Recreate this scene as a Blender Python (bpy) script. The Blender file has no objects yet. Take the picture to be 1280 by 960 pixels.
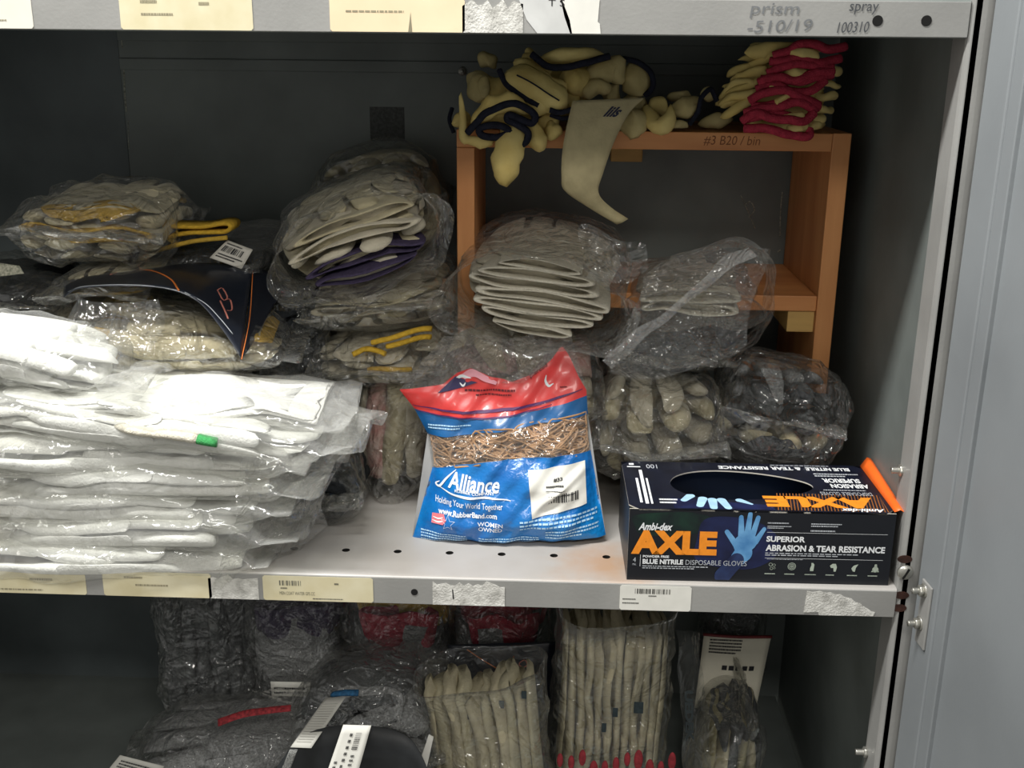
import bpy, bmesh, math, random
import numpy as np
from mathutils import Vector, Matrix
SC = bpy.context.scene
COL = SC.collection
PI = math.pi
# ------------------------------------------------------------------ camera model (fitted to the photograph)
CP = np.array([.1042, -.984, .5094]); YAW, PITCH, ROLL, FOC = -.037, .2994, .0096, 1357.
def _basis():
    cy, sy = math.cos(YAW), math.sin(YAW); cp, sp = math.cos(PITCH), math.sin(PITCH); cr, sr = math.cos(ROLL), math.sin(ROLL)
    f = np.array([sy*cp, cy*cp, -sp]); r = np.array([cy, -sy, 0.]); u = np.cross(r, f)
    return cr*r+sr*u, -sr*r+cr*u, f
CR, CU, CF = _basis()
def at(px, py, Y):
    d = CF+CR*((px-640)/FOC)-CU*((py-480)/FOC)
    return CP+d*((Y-CP[1])/d[1])
def atz(px, py, Z):
    d = CF+CR*((px-640)/FOC)-CU*((py-480)/FOC)
    return CP+d*((Z-CP[2])/d[2])
cam = bpy.data.cameras.new('camera'); cam.sensor_width = 36; cam.lens = FOC*36/1280; cam.clip_start = .01
co = bpy.data.objects.new('camera', cam); COL.objects.link(co)
M4 = Matrix.Identity(4)
for i in range(3):
    M4[i][0] = CR[i]; M4[i][1] = CU[i]; M4[i][2] = -CF[i]; M4[i][3] = CP[i]
co.matrix_world = M4; SC.camera = co
# ------------------------------------------------------------------ materials
def s2l(c):
    c = c/255.
    return c/12.92 if c <= .04045 else ((c+.055)/1.055)**2.4
def rgb(r, g, b): return (s2l(r), s2l(g), s2l(b), 1)
_m = {}
def mat(name, col, rough=.7, var=.12, vscale=30, bump=0., bscale=200, spec=.4, metal=0., stretch=None, col2=None, wave=0, coat=0., sheen=0., bdist=.002):
    if name in _m: return _m[name]
    m = bpy.data.materials.new(name); m.use_nodes = True; nt = m.node_tree; N = nt.nodes; L = nt.links
    b = N['Principled BSDF']; b.inputs['Roughness'].default_value = rough; b.inputs['Metallic'].default_value = metal
    b.inputs['Specular IOR Level'].default_value = spec; b.inputs['Coat Weight'].default_value = coat
    b.inputs['Sheen Weight'].default_value = sheen
    tc = N.new('ShaderNodeTexCoord'); mp = N.new('ShaderNodeMapping'); L.new(tc.outputs['Object'], mp.inputs[0])
    if stretch: mp.inputs['Scale'].default_value = stretch
    n = N.new('ShaderNodeTexNoise'); n.inputs['Scale'].default_value = vscale; n.inputs['Detail'].default_value = 5
    L.new(mp.outputs[0], n.inputs['Vector'])
    r = N.new('ShaderNodeValToRGB')
    c2 = col2 or tuple(c*(1-var*2) for c in col[:3])+(1,)
    c1 = col if col2 else tuple(min(1, c*(1+var)) for c in col[:3])+(1,)
    r.color_ramp.elements[0].color = c2; r.color_ramp.elements[1].color = c1
    r.color_ramp.elements[0].position = .32; r.color_ramp.elements[1].position = .68
    L.new(n.outputs[0], r.inputs[0]); L.new(r.outputs[0], b.inputs['Base Color'])
    if bump or wave:
        bp = N.new('ShaderNodeBump'); bp.inputs['Strength'].default_value = bump or .4; bp.inputs['Distance'].default_value = bdist
        n2 = N.new('ShaderNodeTexNoise'); n2.inputs['Scale'].default_value = bscale; n2.inputs['Detail'].default_value = 4
        L.new(mp.outputs[0], n2.inputs['Vector'])
        if wave:
            w = N.new('ShaderNodeTexWave'); w.inputs['Scale'].default_value = wave; w.inputs['Distortion'].default_value = 2
            L.new(mp.outputs[0], w.inputs['Vector']); a = N.new('ShaderNodeMath'); a.operation = 'ADD'
            L.new(w.outputs['Fac'], a.inputs[0]); L.new(n2.outputs[0], a.inputs[1]); L.new(a.outputs[0], bp.inputs['Height'])
        else: L.new(n2.outputs[0], bp.inputs['Height'])
        L.new(bp.outputs[0], b.inputs['Normal'])
    _m[name] = m; return m
def film_mat(name, haze=.10, tint=(.97, .97, .955), rough=.16, fac=(.10, .75), bscale=38, bstr=.55):
    if name in _m: return _m[name]
    m = bpy.data.materials.new(name); m.use_nodes = True; nt = m.node_tree; N = nt.nodes; L = nt.links
    for n in list(N): N.remove(n)
    out = N.new('ShaderNodeOutputMaterial')
    tr = N.new('ShaderNodeBsdfTransparent'); tr.inputs[0].default_value = tint+(1,)
    gl = N.new('ShaderNodeBsdfGlossy'); gl.inputs['Roughness'].default_value = rough; gl.inputs[0].default_value = (.95, .95, .95, 1)
    df = N.new('ShaderNodeBsdfDiffuse'); df.inputs[0].default_value = (.75, .75, .73, 1)
    tc = N.new('ShaderNodeTexCoord'); mp = N.new('ShaderNodeMapping'); L.new(tc.outputs['Object'], mp.inputs[0])
    n0 = N.new('ShaderNodeTexNoise'); n0.inputs['Scale'].default_value = 14; L.new(mp.outputs[0], n0.inputs['Vector'])
    mx0 = N.new('ShaderNodeMix'); mx0.data_type = 'VECTOR'; mx0.inputs[0].default_value = .12
    L.new(mp.outputs[0], mx0.inputs[4]); L.new(n0.outputs['Color'], mx0.inputs[5])
    v = N.new('ShaderNodeTexVoronoi'); v.feature = 'SMOOTH_F1'; v.inputs['Scale'].default_value = bscale; v.inputs['Smoothness'].default_value = .25
    L.new(mx0.outputs[1], v.inputs['Vector'])
    n1 = N.new('ShaderNodeTexNoise'); n1.inputs['Scale'].default_value = bscale*1.3; n1.inputs['Detail'].default_value = 6; n1.inputs['Distortion'].default_value = 1.2
    L.new(mp.outputs[0], n1.inputs['Vector'])
    n1.inputs['Detail'].default_value = 2.5; n1.inputs['Scale'].default_value = bscale
    sb = N.new('ShaderNodeMath'); sb.operation = 'SUBTRACT'; L.new(n1.outputs[0], sb.inputs[0]); sb.inputs[1].default_value = .5
    ab = N.new('ShaderNodeMath'); ab.operation = 'ABSOLUTE'; L.new(sb.outputs[0], ab.inputs[0])
    ad = N.new('ShaderNodeMath'); ad.operation = 'MULTIPLY_ADD'; L.new(ab.outputs[0], ad.inputs[0]); ad.inputs[1].default_value = -2.2; L.new(v.outputs['Distance'], ad.inputs[2])
    bp = N.new('ShaderNodeBump'); bp.inputs['Strength'].default_value = bstr; bp.inputs['Distance'].default_value = .012; L.new(ad.outputs[0], bp.inputs['Height'])
    L.new(bp.outputs[0], gl.inputs['Normal']); L.new(bp.outputs[0], df.inputs['Normal'])
    lw = N.new('ShaderNodeLayerWeight'); lw.inputs[0].default_value = .32; L.new(bp.outputs[0], lw.inputs['Normal'])
    mr = N.new('ShaderNodeMapRange'); L.new(lw.outputs['Facing'], mr.inputs[0]); mr.inputs[3].default_value = fac[0]; mr.inputs[4].default_value = fac[1]
    lw2 = N.new('ShaderNodeLayerWeight'); lw2.inputs[0].default_value = .25
    mr2 = N.new('ShaderNodeMapRange'); L.new(lw2.outputs['Facing'], mr2.inputs[0]); mr2.inputs[3].default_value = haze; mr2.inputs[4].default_value = min(.8, haze*3)
    m1 = N.new('ShaderNodeMixShader'); L.new(mr.outputs[0], m1.inputs[0]); L.new(tr.outputs[0], m1.inputs[1]); L.new(gl.outputs[0], m1.inputs[2])
    m2 = N.new('ShaderNodeMixShader'); L.new(mr2.outputs[0], m2.inputs[0]); L.new(m1.outputs[0], m2.inputs[1]); L.new(df.outputs[0], m2.inputs[2])
    L.new(m2.outputs[0], out.inputs[0]); _m[name] = m; return m
# ------------------------------------------------------------------ objects
ORG = {}
def thing(name, label, cat, loc, group=None):
    o = bpy.data.objects.new(name, None); COL.objects.link(o); o.location = tuple(float(x) for x in loc); o.empty_display_size = .02
    o['label'] = label; o['category'] = cat
    if group: o['group'] = group
    ORG[o.name] = np.array(loc, float); return o
def obj(name, VF, m, parent=None, smooth=True, label=None, kind=None):
    V, F = VF[0], VF[1]
    V = np.asarray(V, float); org = ORG[parent.name] if parent is not None else np.zeros(3)
    me = bpy.data.meshes.new(name); me.from_pydata((V-org).tolist(), [], [list(map(int, f)) for f in F])
    ms = m if isinstance(m, (list, tuple)) else [m]
    for x in ms: me.materials.append(x)
    if len(VF) > 2 and VF[2] is not None: me.polygons.foreach_set('material_index', np.asarray(VF[2], dtype=np.int32))
    if smooth: me.polygons.foreach_set('use_smooth', [True]*len(me.polygons))
    me.update()
    o = bpy.data.objects.new(name, me); COL.objects.link(o)
    if parent is not None: o.parent = parent
    ORG[o.name] = org.copy()
    if label: o['label'] = label
    if kind: o['kind'] = kind
    return o
def join(*vfs):
    V = []; F = []; n = 0
    for vf in vfs:
        v = np.asarray(vf[0], float).reshape(-1, 3); V.append(v); F += [[i+n for i in f] for f in vf[1]]; n += len(v)
    return np.concatenate(V), F
def box(x0, x1, y0, y1, z0, z1, bev=0.):
    bm = bmesh.new(); bmesh.ops.create_cube(bm, size=1)
    for v in bm.verts:
        v.co = Vector(((x0+x1)/2+v.co.x*(x1-x0), (y0+y1)/2+v.co.y*(y1-y0), (z0+z1)/2+v.co.z*(z1-z0)))
    if bev: bmesh.ops.bevel(bm, geom=bm.edges[:], offset=bev, segments=2, affect='EDGES', profile=.5)
    return bm2(bm)
def bm2(bm):
    bm.verts.index_update(); V = np.array([v.co[:] for v in bm.verts]); F = [[v.index for v in f.verts] for f in bm.faces]; bm.free(); return V, F
def rings(R, cap0=True, cap1=True, close=True):
    R = np.asarray(R, float); n, m, _ = R.shape; F = []
    for i in range(n-1):
        for j in range(m if close else m-1):
            k = (j+1) % m; F.append([i*m+j, i*m+k, (i+1)*m+k, (i+1)*m+j])
    V = R.reshape(-1, 3)
    if cap0: V = np.vstack([V, R[0].mean(0)]); c = len(V)-1; F += [[c, (j+1) % m, j] for j in range(m)]
    if cap1: V = np.vstack([V, R[-1].mean(0)]); c = len(V)-1; b = (n-1)*m; F += [[c, b+j, b+(j+1) % m] for j in range(m)]
    return V, F
def grid(P, thick=0.):
    """P (n,m,3) sheet; thick gives it a back side"""
    P = np.asarray(P, float); n, m, _ = P.shape
    F = [[i*m+j, i*m+j+1, (i+1)*m+j+1, (i+1)*m+j] for i in range(n-1) for j in range(m-1)]
    V = P.reshape(-1, 3)
    if thick:
        du = np.gradient(P, axis=0); dv = np.gradient(P, axis=1); N = np.cross(du, dv); N /= np.linalg.norm(N, axis=2, keepdims=True)+1e-12
        V2 = (P+N*thick).reshape(-1, 3); k = n*m
        F2 = [[k+a for a in reversed(f)] for f in F]; E = []
        per = [(0, j) for j in range(m)]+[(i, m-1) for i in range(1, n)]+[(n-1, j) for j in range(m-2, -1, -1)]+[(i, 0) for i in range(n-2, 0, -1)]
        ids = [a*m+b for a, b in per]
        for a, b in zip(ids, ids[1:]+ids[:1]): E.append([a, k+a, k+b, b])
        return np.vstack([V, V2]), F+F2+E
    return V, F
def frame_along(P):
    P = np.asarray(P, float); T = np.gradient(P, axis=0); T /= np.linalg.norm(T, axis=1, keepdims=True)+1e-12; return T
def tube(P, r, m=8, up=(0, 0, 1), rz=None, caps=True):
    P = np.asarray(P, float); T = frame_along(P); n = len(P); r = np.broadcast_to(r, (n,)); rz = r if rz is None else np.broadcast_to(rz, (n,))
    up = np.asarray(up, float); R = []
    th = np.arange(m)*2*PI/m
    for i in range(n):
        a = np.cross(up, T[i]); q = np.linalg.norm(a)
        if q < 1e-3: a = np.cross([.3, 1, .2], T[i]); q = np.linalg.norm(a)
        a /= q; b = np.cross(T[i], a)
        R.append(P[i]+np.outer(np.cos(th)*r[i], a)+np.outer(np.sin(th)*rz[i], b))
    return rings(R, caps, caps)
def spline(pts, n):
    """Catmull-Rom through pts"""
    P = np.asarray(pts, float); k = len(P)
    if k == 2: t = np.linspace(0, 1, n)[:, None]; return P[0]*(1-t)+P[1]*t
    Q = np.vstack([2*P[0]-P[1], P, 2*P[-1]-P[-2]]); out = []
    for s in np.linspace(0, k-1-1e-9, n):
        i = int(s); t = s-i; a, b, c, d = Q[i], Q[i+1], Q[i+2], Q[i+3]
        out.append(.5*((2*b)+(-a+c)*t+(2*a-5*b+4*c-d)*t*t+(-a+3*b-3*c+d)*t**3))
    return np.array(out)
def wob(P, seed, f, amp):
    """smooth vector noise"""
    g = np.random.default_rng(seed); P = np.asarray(P, float); out = np.zeros_like(P)
    for k in range(5):
        d = g.normal(size=3); d /= np.linalg.norm(d); s = f*(.7+.6*k*.5); out += np.outer(np.sin(P@d*s*2*PI+g.uniform(0, 6.3)), g.normal(size=3))/(1+.6*k)
    return out*amp*.5
def crumple(P, seed, f=14, amp=.004, k=7):
    g = np.random.default_rng(seed+77); Q = P+wob(P, seed+5, f*.35, .02); out = np.zeros(len(P))
    for i in range(k):
        d = g.normal(size=3); d /= np.linalg.norm(d); s = f*(.6+.45*i)
        out += (1-2*np.abs(np.sin(Q@d*s*PI+g.uniform(0, 3))))/(1+.45*i)
    return out*amp*.45
def mesh_normals(V, F):
    N = np.zeros_like(V)
    Q = np.array([f if len(f) == 4 else [f[0], f[1], f[2], f[2]] for f in F]); a = V[Q[:, 2]]-V[Q[:, 0]]; b = V[Q[:, 3]]-V[Q[:, 1]]
    n = np.cross(a, b)
    for j in range(4): np.add.at(N, Q[:, j], n)
    return N/(np.linalg.norm(N, axis=1, keepdims=True)+1e-12)
def txt(s, w=None, h=None, bold=0., shear=0., fit=True):
    """letters as flat mesh, lower-left at the origin, fitted to w x h"""
    c = bpy.data.curves.new('t', 'FONT'); c.body = s; c.offset = bold; c.shear = shear; c.resolution_u = 3
    o = bpy.data.objects.new('t', c); COL.objects.link(o); dg = bpy.context.evaluated_depsgraph_get(); me = o.evaluated_get(dg).to_mesh()
    V = np.array([v.co[:] for v in me.vertices]); F = [list(p.vertices) for p in me.polygons]
    o.evaluated_get(dg).to_mesh_clear(); bpy.data.objects.remove(o); bpy.data.curves.remove(c)
    lo, hi = V.min(0), V.max(0); V = V-lo; sx, sy = hi[0]-lo[0], hi[1]-lo[1]
    kx = w/sx if w else h/sy; ky = h/sy if h else kx
    return np.c_[V[:, 0]*kx, V[:, 1]*ky], F
def rect2(x0, y0, x1, y1): return np.array([[x0, y0], [x1, y0], [x1, y1], [x0, y1]], float), [[0, 1, 2, 3]]
def poly2(pts): return np.array(pts, float), [list(range(len(pts)))]
def off2(vf, dx, dy): return np.asarray(vf[0])+[dx, dy], vf[1]
def join2(*vfs):
    V = []; F = []; n = 0
    for v, f in vfs: V.append(np.asarray(v, float)); F += [[i+n for i in q] for q in f]; n += len(v)
    return np.concatenate(V), F
def lift(vf, fn):
    """2D print -> 3D through fn(u, v)"""
    V = np.array([fn(a, b) for a, b in vf[0]]); return V, vf[1]
def bars(x0, y0, w, h, seed, n=28):
    g = random.Random(seed); o = []; x = 0
    ws = [g.choice([1, 1, 2, 3]) for _ in range(n*2)]; t = sum(ws)
    for i, q in enumerate(ws):
        if i % 2 == 0: o.append(rect2(x0+w*x/t, y0, x0+w*(x+q)/t, y0+h))
        x += q
    return join2(*o)
def tiny(x0, y0, w, h, seed, lines=1, dens=.75):
    """rows of illegibly small print: short dashes"""
    g = random.Random(seed); o = []; lh = h/lines
    for k in range(lines):
        x = 0; lim = w*(1 if k < lines-1 else g.uniform(.6, .95))
        while x < lim:
            l = w*g.uniform(.02, .07); l = min(l, lim-x)
            o.append(rect2(x0+x, y0+h-lh*(k+.75), x0+x+l, y0+h-lh*(k+.28))); x += l+w*.012
    return join2(*o)
# ------------------------------------------------------------------ setting: room
def struct(name, VF, m):
    o = obj(name, VF, m, smooth=False); o['kind'] = 'structure'; return o
struct('floor', box(-3, 3, -3, 1.2, -1.25, -1.2), mat('concrete', rgb(120, 118, 112), .8, .1, 6))
struct('wall_back', box(-3, 3, 1.1, 1.2, -1.2, 2.2), mat('wall_paint', rgb(150, 150, 146), .85, .05, 4))
# ------------------------------------------------------------------ steel cabinet
PAINT = mat('grey_paint', rgb(151, 150, 147), .42, .06, 14, bump=.08, bscale=300, spec=.45)
PAINT_IN = mat('shaded_dirty_grey_paint', rgb(113, 119, 116), .5, .16, 7, bump=.08, bscale=120, spec=.35)  # same cabinet grey, with interior shade and some dirt put into the colour
SHELFM = mat('shelf_paint', rgb(180, 177, 174), .4, .05, 9, col2=rgb(164, 158, 152), spec=.45)
def stain(m, cx, cy, r, col):
    """rusty stain with its own shape round (cx, cy)"""
    nt = m.node_tree; N = nt.nodes; L = nt.links; b = N['Principled BSDF']; src = b.inputs['Base Color'].links[0].from_socket
    tc = N.new('ShaderNodeTexCoord'); mp = N.new('ShaderNodeMapping'); mp.inputs['Location'].default_value = (-cx, -cy+.23, -1.2); L.new(tc.outputs['Object'], mp.inputs[0])
    ln = N.new('ShaderNodeVectorMath'); ln.operation = 'LENGTH'; L.new(mp.outputs[0], ln.inputs[0])
    nz = N.new('ShaderNodeTexNoise'); nz.inputs['Scale'].default_value = 38; nz.inputs['Detail'].default_value = 6; L.new(tc.outputs['Object'], nz.inputs['Vector'])
    ma = N.new('ShaderNodeMath'); ma.operation = 'MULTIPLY_ADD'; L.new(nz.outputs[0], ma.inputs[0]); ma.inputs[1].default_value = r*1.5; L.new(ln.outputs['Value'], ma.inputs[2])
    mr = N.new('ShaderNodeMapRange'); L.new(ma.outputs[0], mr.inputs[0]); mr.inputs[1].default_value = r*2.1; mr.inputs[2].default_value = r*.9; mr.inputs[4].default_value = .75
    mx = N.new('ShaderNodeMix'); mx.data_type = 'RGBA'; L.new(mr.outputs[0], mx.inputs[0]); L.new(src, mx.inputs[6]); mx.inputs[7].default_value = col; L.new(mx.outputs[2], b.inputs['Base Color'])
stain(SHELFM, .165, .035, .05, rgb(170, 132, 98))
DOORM = mat('door_paint', rgb(138, 142, 145), .5, .07, 5, bump=.05, bscale=200)
STEEL = mat('zinc_bolt', rgb(190, 188, 180), .35, .1, 80, metal=.8)
DARK = mat('hole_dark', rgb(18, 17, 16), .9)
RUST = mat('rusty_slot', rgb(60, 34, 26), .9, .3, 200)
cab = thing('storage_cabinet', 'grey steel storage cabinet with open door, holed shelves and paper shelf labels', 'cabinet', (0, .23, -1.2))
XL = -.76
obj('back_panel', box(-.4605, .47, .457, .462, -1.1, .95), PAINT_IN, cab, False)
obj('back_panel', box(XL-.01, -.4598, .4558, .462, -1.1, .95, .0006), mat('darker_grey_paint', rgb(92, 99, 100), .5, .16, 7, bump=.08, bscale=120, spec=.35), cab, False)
def seam(z0, z1, y): return box(-.4595, .47, y, y+.0035, z0, z1, .0012)
obj('back_rib', join(seam(.479, .4935, .4535), seam(.515, .53, .4535)), PAINT_IN, cab, False)
for sx in (-1, 1):
    obj('side_panel', box(.457 if sx > 0 else XL-.005, .462 if sx > 0 else XL, .0, .46, -1.1, .95), PAINT_IN, cab, False)
    # rolled front post: a rounded column
    prof = [(.4525, .035), (.4525, .004), (.4535, .0012), (.456, 0), (.4665, 0), (.4725, .0008), (.476, .006), (.476, .035)]
    R = [[(sx*x+(XL+.457 if sx < 0 else 0), y, z) for x, y in prof] for z in (-1.1, .95)]
    obj('front_post', rings(np.array(R), True, True), PAINT, cab, False)
def shelf(name, z, holes):
    """shelf pan with a folded front lip and a row of punched holes"""
    parts = [] ; X0, X1 = XL+.0045, .4525; ya, yb = .0435, .0685
    if holes:
        hx = [-.1088+.0551*i for i in range(-11, 10)]; V = []; F = []
        edges = [X0]+[(a+b)/2 for a, b in zip(hx, hx[1:])]+[X1]
        for x0, x1, cx in zip(edges, edges[1:], hx):
            n = 24; sq = []; ci = []; cy = .0562; r = .0042
            for k in range(n):
                t = 2*PI*k/n+PI/4; c, s = math.cos(t), math.sin(t); q = 1/max(abs(c), abs(s)); qx, qy = c*q, s*q
                sq.append(((x0+x1)/2+qx*(x1-x0)/2, (ya+yb)/2+qy*(yb-ya)/2, z)); ci.append((cx+r*c, cy+r*s, z))
            cd = [(a, b, z-.02) for a, b, _ in ci]; b0 = len(V); V += sq+ci+cd; 
            for k in range(n):
                j = (k+1) % n; F.append([b0+k, b0+j, b0+n+j, b0+n+k]); F.append([b0+n+k, b0+n+j, b0+2*n+j, b0+2*n+k])
        parts.append((np.array(V), F))
        strips = [(.004, ya), (yb, .457)]
    else: strips = [(.004, .457)]
    for a, b in strips: parts.append((np.array([(X0, a, z), (X1, a, z), (X1, b, z), (X0, b, z)], float), [[0, 1, 2, 3]]))
    prof = [(.004, z), (.0018, z-.0004), (.0006, z-.0014), (0, z-.0035), (0, z-.0285), (.0006, z-.0302), (.002, z-.031), (.018, z-.031), (.018, z-.029), (.003, z-.028), (.003, z-.006), (.006, z-.0025), (.012, z-.0025)]
    R = np.array([[(x, a, b) for a, b in prof] for x in (X0, X1)]); parts.append(rings(R, False, False, close=False))
    o = obj(name, join(*parts), [SHELFM if holes else PAINT_IN, DARK], cab, False)
    if holes:
        for p in o.data.polygons:
            if abs(p.normal.z) < .3 and .04 < p.center.y+.23 < .08: p.material_index = 1
    return o
sh_mid = shelf('shelf', 0., True)
sh_top = shelf('shelf', .5525, False)
sh_bot = shelf('shelf', -.42, False)
# the lip faces wear grey paint like the posts: folded strip as its own part
for z in (0., .5525, -.42):
    obj('shelf_lip', box(XL+.0047, .4523, -.0006, .0014, z-.0305, z-.0016, .0005), PAINT, cab, False)
# punched holes on the lips
def disc(c, r, n, ax='y', th=.0005, sx=1.):
    t = np.arange(16)*2*PI/16
    if ax == 'y': R = [[(c[0]+r*sx*math.cos(a), c[1]-k*th, c[2]+r*math.sin(a)) for a in t] for k in (0, 1)]
    else: R = [[(c[0]-k*th, c[1]+r*sx*math.cos(a), c[2]+r*math.sin(a)) for a in t] for k in (0, 1)]
    return rings(np.array(R), True, True)
for px, py, r in ((518, 740, .0035), (1097, 26, .0045), (1158, 26, .0045)):
    obj('bolt_hole', disc(at(px, py, -.0006), r, 16), DARK, cab, False)
for px, py in ((1131, 699), (1127, 744), (1124, 760)):
    p = at(px, py, 0); obj('slot_hole', disc((p[0], .0003, p[2]), .0042, 16, sx=1.75, th=.0006), RUST, cab, False)
def bolt(c, r, ax, L, nut=True):
    c = np.array(c); d = np.array(ax, float); d /= np.linalg.norm(d); a = np.cross(d, [0, 0, 1.]); a /= np.linalg.norm(a); b = np.cross(a, d)
    def ring(s, q, m=6): t = np.arange(24)*2*PI/24; rr = q/np.cos((t % (2*PI/m))-PI/m)*math.cos(PI/m) if m else np.full(24, q); return c+d*s+np.outer(np.cos(t)*rr, a)+np.outer(np.sin(t)*rr, b)
    out = []
    if nut: out.append(rings(np.array([ring(0, r*1.25, 0), ring(L*.1, r*1.25, 0)]))); out.append(rings(np.array([ring(L*.1, r), ring(L*.45, r), ring(L*.5, r*.9)])))
    sh = [ring(L*.4+i*L*.06, r*(.5 if i % 2 else .56), 0) for i in range(11)]; out.append(rings(np.array(sh)))
    return join(*out)
def pan_head(c, r):
    t = np.arange(24)*2*PI/24; R = []
    for s, q in ((0, 1), (-.2, 1), (-.42, .85), (-.55, .55), (-.6, .2)): R.append([(c[0]+r*q*math.cos(a), c[1]+r*s, c[2]+r*q*math.sin(a)) for a in t])
    return rings(np.array(R))
p = at(1131, 715, -.0004); b_ = obj('screw', pan_head(p, .0078), STEEL, cab)
sl = box(-.0011, .0011, -.0001, .0003, -.006, .006); a_ = .45
V = np.array(sl[0]); V = np.c_[V[:, 0]*math.cos(a_)+V[:, 2]*math.sin(a_), V[:, 1], -V[:, 0]*math.sin(a_)+V[:, 2]*math.cos(a_)]
obj('slot', (V+[p[0], p[1]-.0047, p[2]], sl[1]), DARK, b_, False)
obj('bolt', bolt((.4565, .03, at(1127, 588, .03)[2]), .006, (-1, 0, 0), .014), STEEL, cab)
obj('bolt', bolt((.4565, .03, at(1077, 940, .03)[2]), .006, (-1, 0, 0), .016), STEEL, cab)
pb = at(578, 89, .452); obj('bolt', bolt((pb[0], .4535, pb[2]), .0045, (0, -1, 0), .009), STEEL, cab)
SCR = mat('pale_scratch', rgb(168, 168, 154), .8, .3, 300)
def scratch(pts, r, y=.4565):
    obj('scratch', tube(spline([at(a, b, y) for a, b in pts], 10*len(pts)), r, 5, (0, 1, 0), rz=.0003), SCR, cab)
scratch([(152, 50), (153, 60)], .0009); scratch([(154, 74), (155, 92), (156, 118), (158, 140)], .0011); scratch([(160, 150), (161, 186)], .0004)
scratch([(978, 240), (976, 262), (975, 296)], .0009); scratch([(931, 256), (938, 252), (943, 262), (936, 272)], .0008); scratch([(926, 244), (934, 262), (944, 286)], .0006); scratch([(972, 315), (976, 312)], .0012)
a_ = at(463, 176, .456); b_2 = at(505, 134, .456)
obj('old_sticker', box(a_[0], b_2[0], .4562, .4569, a_[2], b_2[2], .0003), mat('dark_sticker', rgb(84, 86, 84), .7, .35, 260, col2=rgb(58, 60, 58)), cab, False)
# open door, hinged on the right post
DA = math.radians(4)
def dr(V):
    V = np.asarray(V, float); x = V[:, 0]; y = V[:, 1]; return np.c_[.4732+x*math.cos(DA)-y*math.sin(DA), -.003+x*math.sin(DA)+y*math.cos(DA), V[:, 2]]
b = box(.003, .02, -.44, 0, -1.08, .93, .002); door = obj('door', (dr(b[0]), b[1]), DOORM, cab, False)
b = join(box(-.003, .004, -.046, 0, -1.08, .93, .0022), box(-.0015, .004, -.066, -.046, -1.08, .93, .001)); obj('door_flange', (dr(b[0]), b[1]), DOORM, door, False)
zc = at(1163, 750, -.02)[2]
b = box(-.0055, -.003, -.036, -.014, zc-.045, zc+.022, .001); obj('hinge_plate', (dr(b[0]), b[1]), PAINT, door, False)
for py in (738, 779):
    z = at(1160, py, -.025)[2]; c = dr([[-.0055, -.022, z]])[0]
    obj('hinge_bolt', bolt(c, .0055, (-1, -.1, 0), .012), STEEL, door)
# white plastic holder fixed on the door
ph = thing('plastic_holder', 'white plastic holder with rounded corner on the open grey door', 'holder', dr([[0, -.2, at(1270, 420, -.2)[2]]])[0])
z0 = at(1270, 424, -.2)[2]; z1 = at(1270, 368, -.2)[2]
R = []
xs = -.018
for f, (dz, sc) in enumerate(((0, .72), (.004, .86), (.010, .95), (.018, 1.), (z1-z0, 1.04), (z1-z0+.002, 1.03))):
    t = np.arange(32)*2*PI/32; e = .45
    c = np.sign(np.cos(t))*np.abs(np.cos(t))**e; s = np.sign(np.sin(t))*np.abs(np.sin(t))**e
    R.append(np.c_[-.011+(c*.0135)*sc, -.235+s*.05*sc, np.full(32, z0+dz)])
R2 = [r.copy() for r in R]
lid = np.array(R[-1]); R.append(lid*[.86, 1, 1]+[-.0015, 0, 0])
bb = R[-1].copy(); bb[:, 2] = z0+.012; R.append(bb)
v, f = rings(np.array(R)); obj('holder_body', (dr(v), f), mat('white_plastic', rgb(236, 236, 230), .35, .02), ph)
v, f = box(-.03, .003, -.29, -.18, z1, z1+.0022, .001)
t = np.linspace(0, 1, 9)
obj('holder_lid', (dr(np.c_[v[:, 0], v[:, 1], v[:, 2]+(v[:, 1]+.29)*-.18+.012]), f), mat('white_plastic2', rgb(246, 246, 244), .3, .02), ph, False)
# ------------------------------------------------------------------ paper labels on the lips
CREAM = mat('cream_label', rgb(222, 214, 184), .6, .03, 30, col2=rgb(208, 197, 160))
WHITE = mat('white_label', rgb(226, 224, 216), .6, .03, 60)
TORN = mat('torn_label', rgb(228, 226, 220), .9, .05, 90, col2=rgb(178, 176, 170), bump=.5, bscale=500)
INK = mat('black_ink', rgb(38, 38, 40), .7); FADED = mat('faded_ink', rgb(150, 142, 118), .8); PEN = mat('pen_ink', rgb(74, 76, 80), .7)
def lip_label(px0, px1, pya, pyb, m, pts=None, prints=None, ink=INK, tilt=0, seed=0):
    """a paper label stuck on a lip; prints(w, h) gives 2D print"""
    par = sh_mid if pya > 400 else sh_top
    a = at(px0, pyb, -.0008); b = at(px1, pya, -.0008)
    zt = -.0025 if pya > 400 else .55; zb = zt-.0275
    x0, x1 = a[0], b[0]; w, h = x1-x0, zt-zb
    if pts is None:
        c = .0018; pts = [(c, 0), (w-c, 0), (w, c), (w, h-c), (w-c, h), (c, h), (0, h-c), (0, c)]
    else: pts = [(u*w, v*h) for u, v in pts]
    P = np.array([(x0+u, -.0008, zb+v+u*tilt) for u, v in pts]); n = len(P); Q = P-[0, .0004, 0]
    V = np.vstack([P, Q]); F = [list(range(n-1, -1, -1))[::-1], [n+i for i in range(n)][::-1]]+[[i, (i+1) % n, n+(i+1) % n, n+i] for i in range(n)]
    o = obj('shelf_label', (V, F), m, par, False)
    if prints: obj('lettering', lift(prints(w, h), lambda u, v: (x0+u, -.0014, zb+v+u*tilt)), ink, par, False)
    return o
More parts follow.
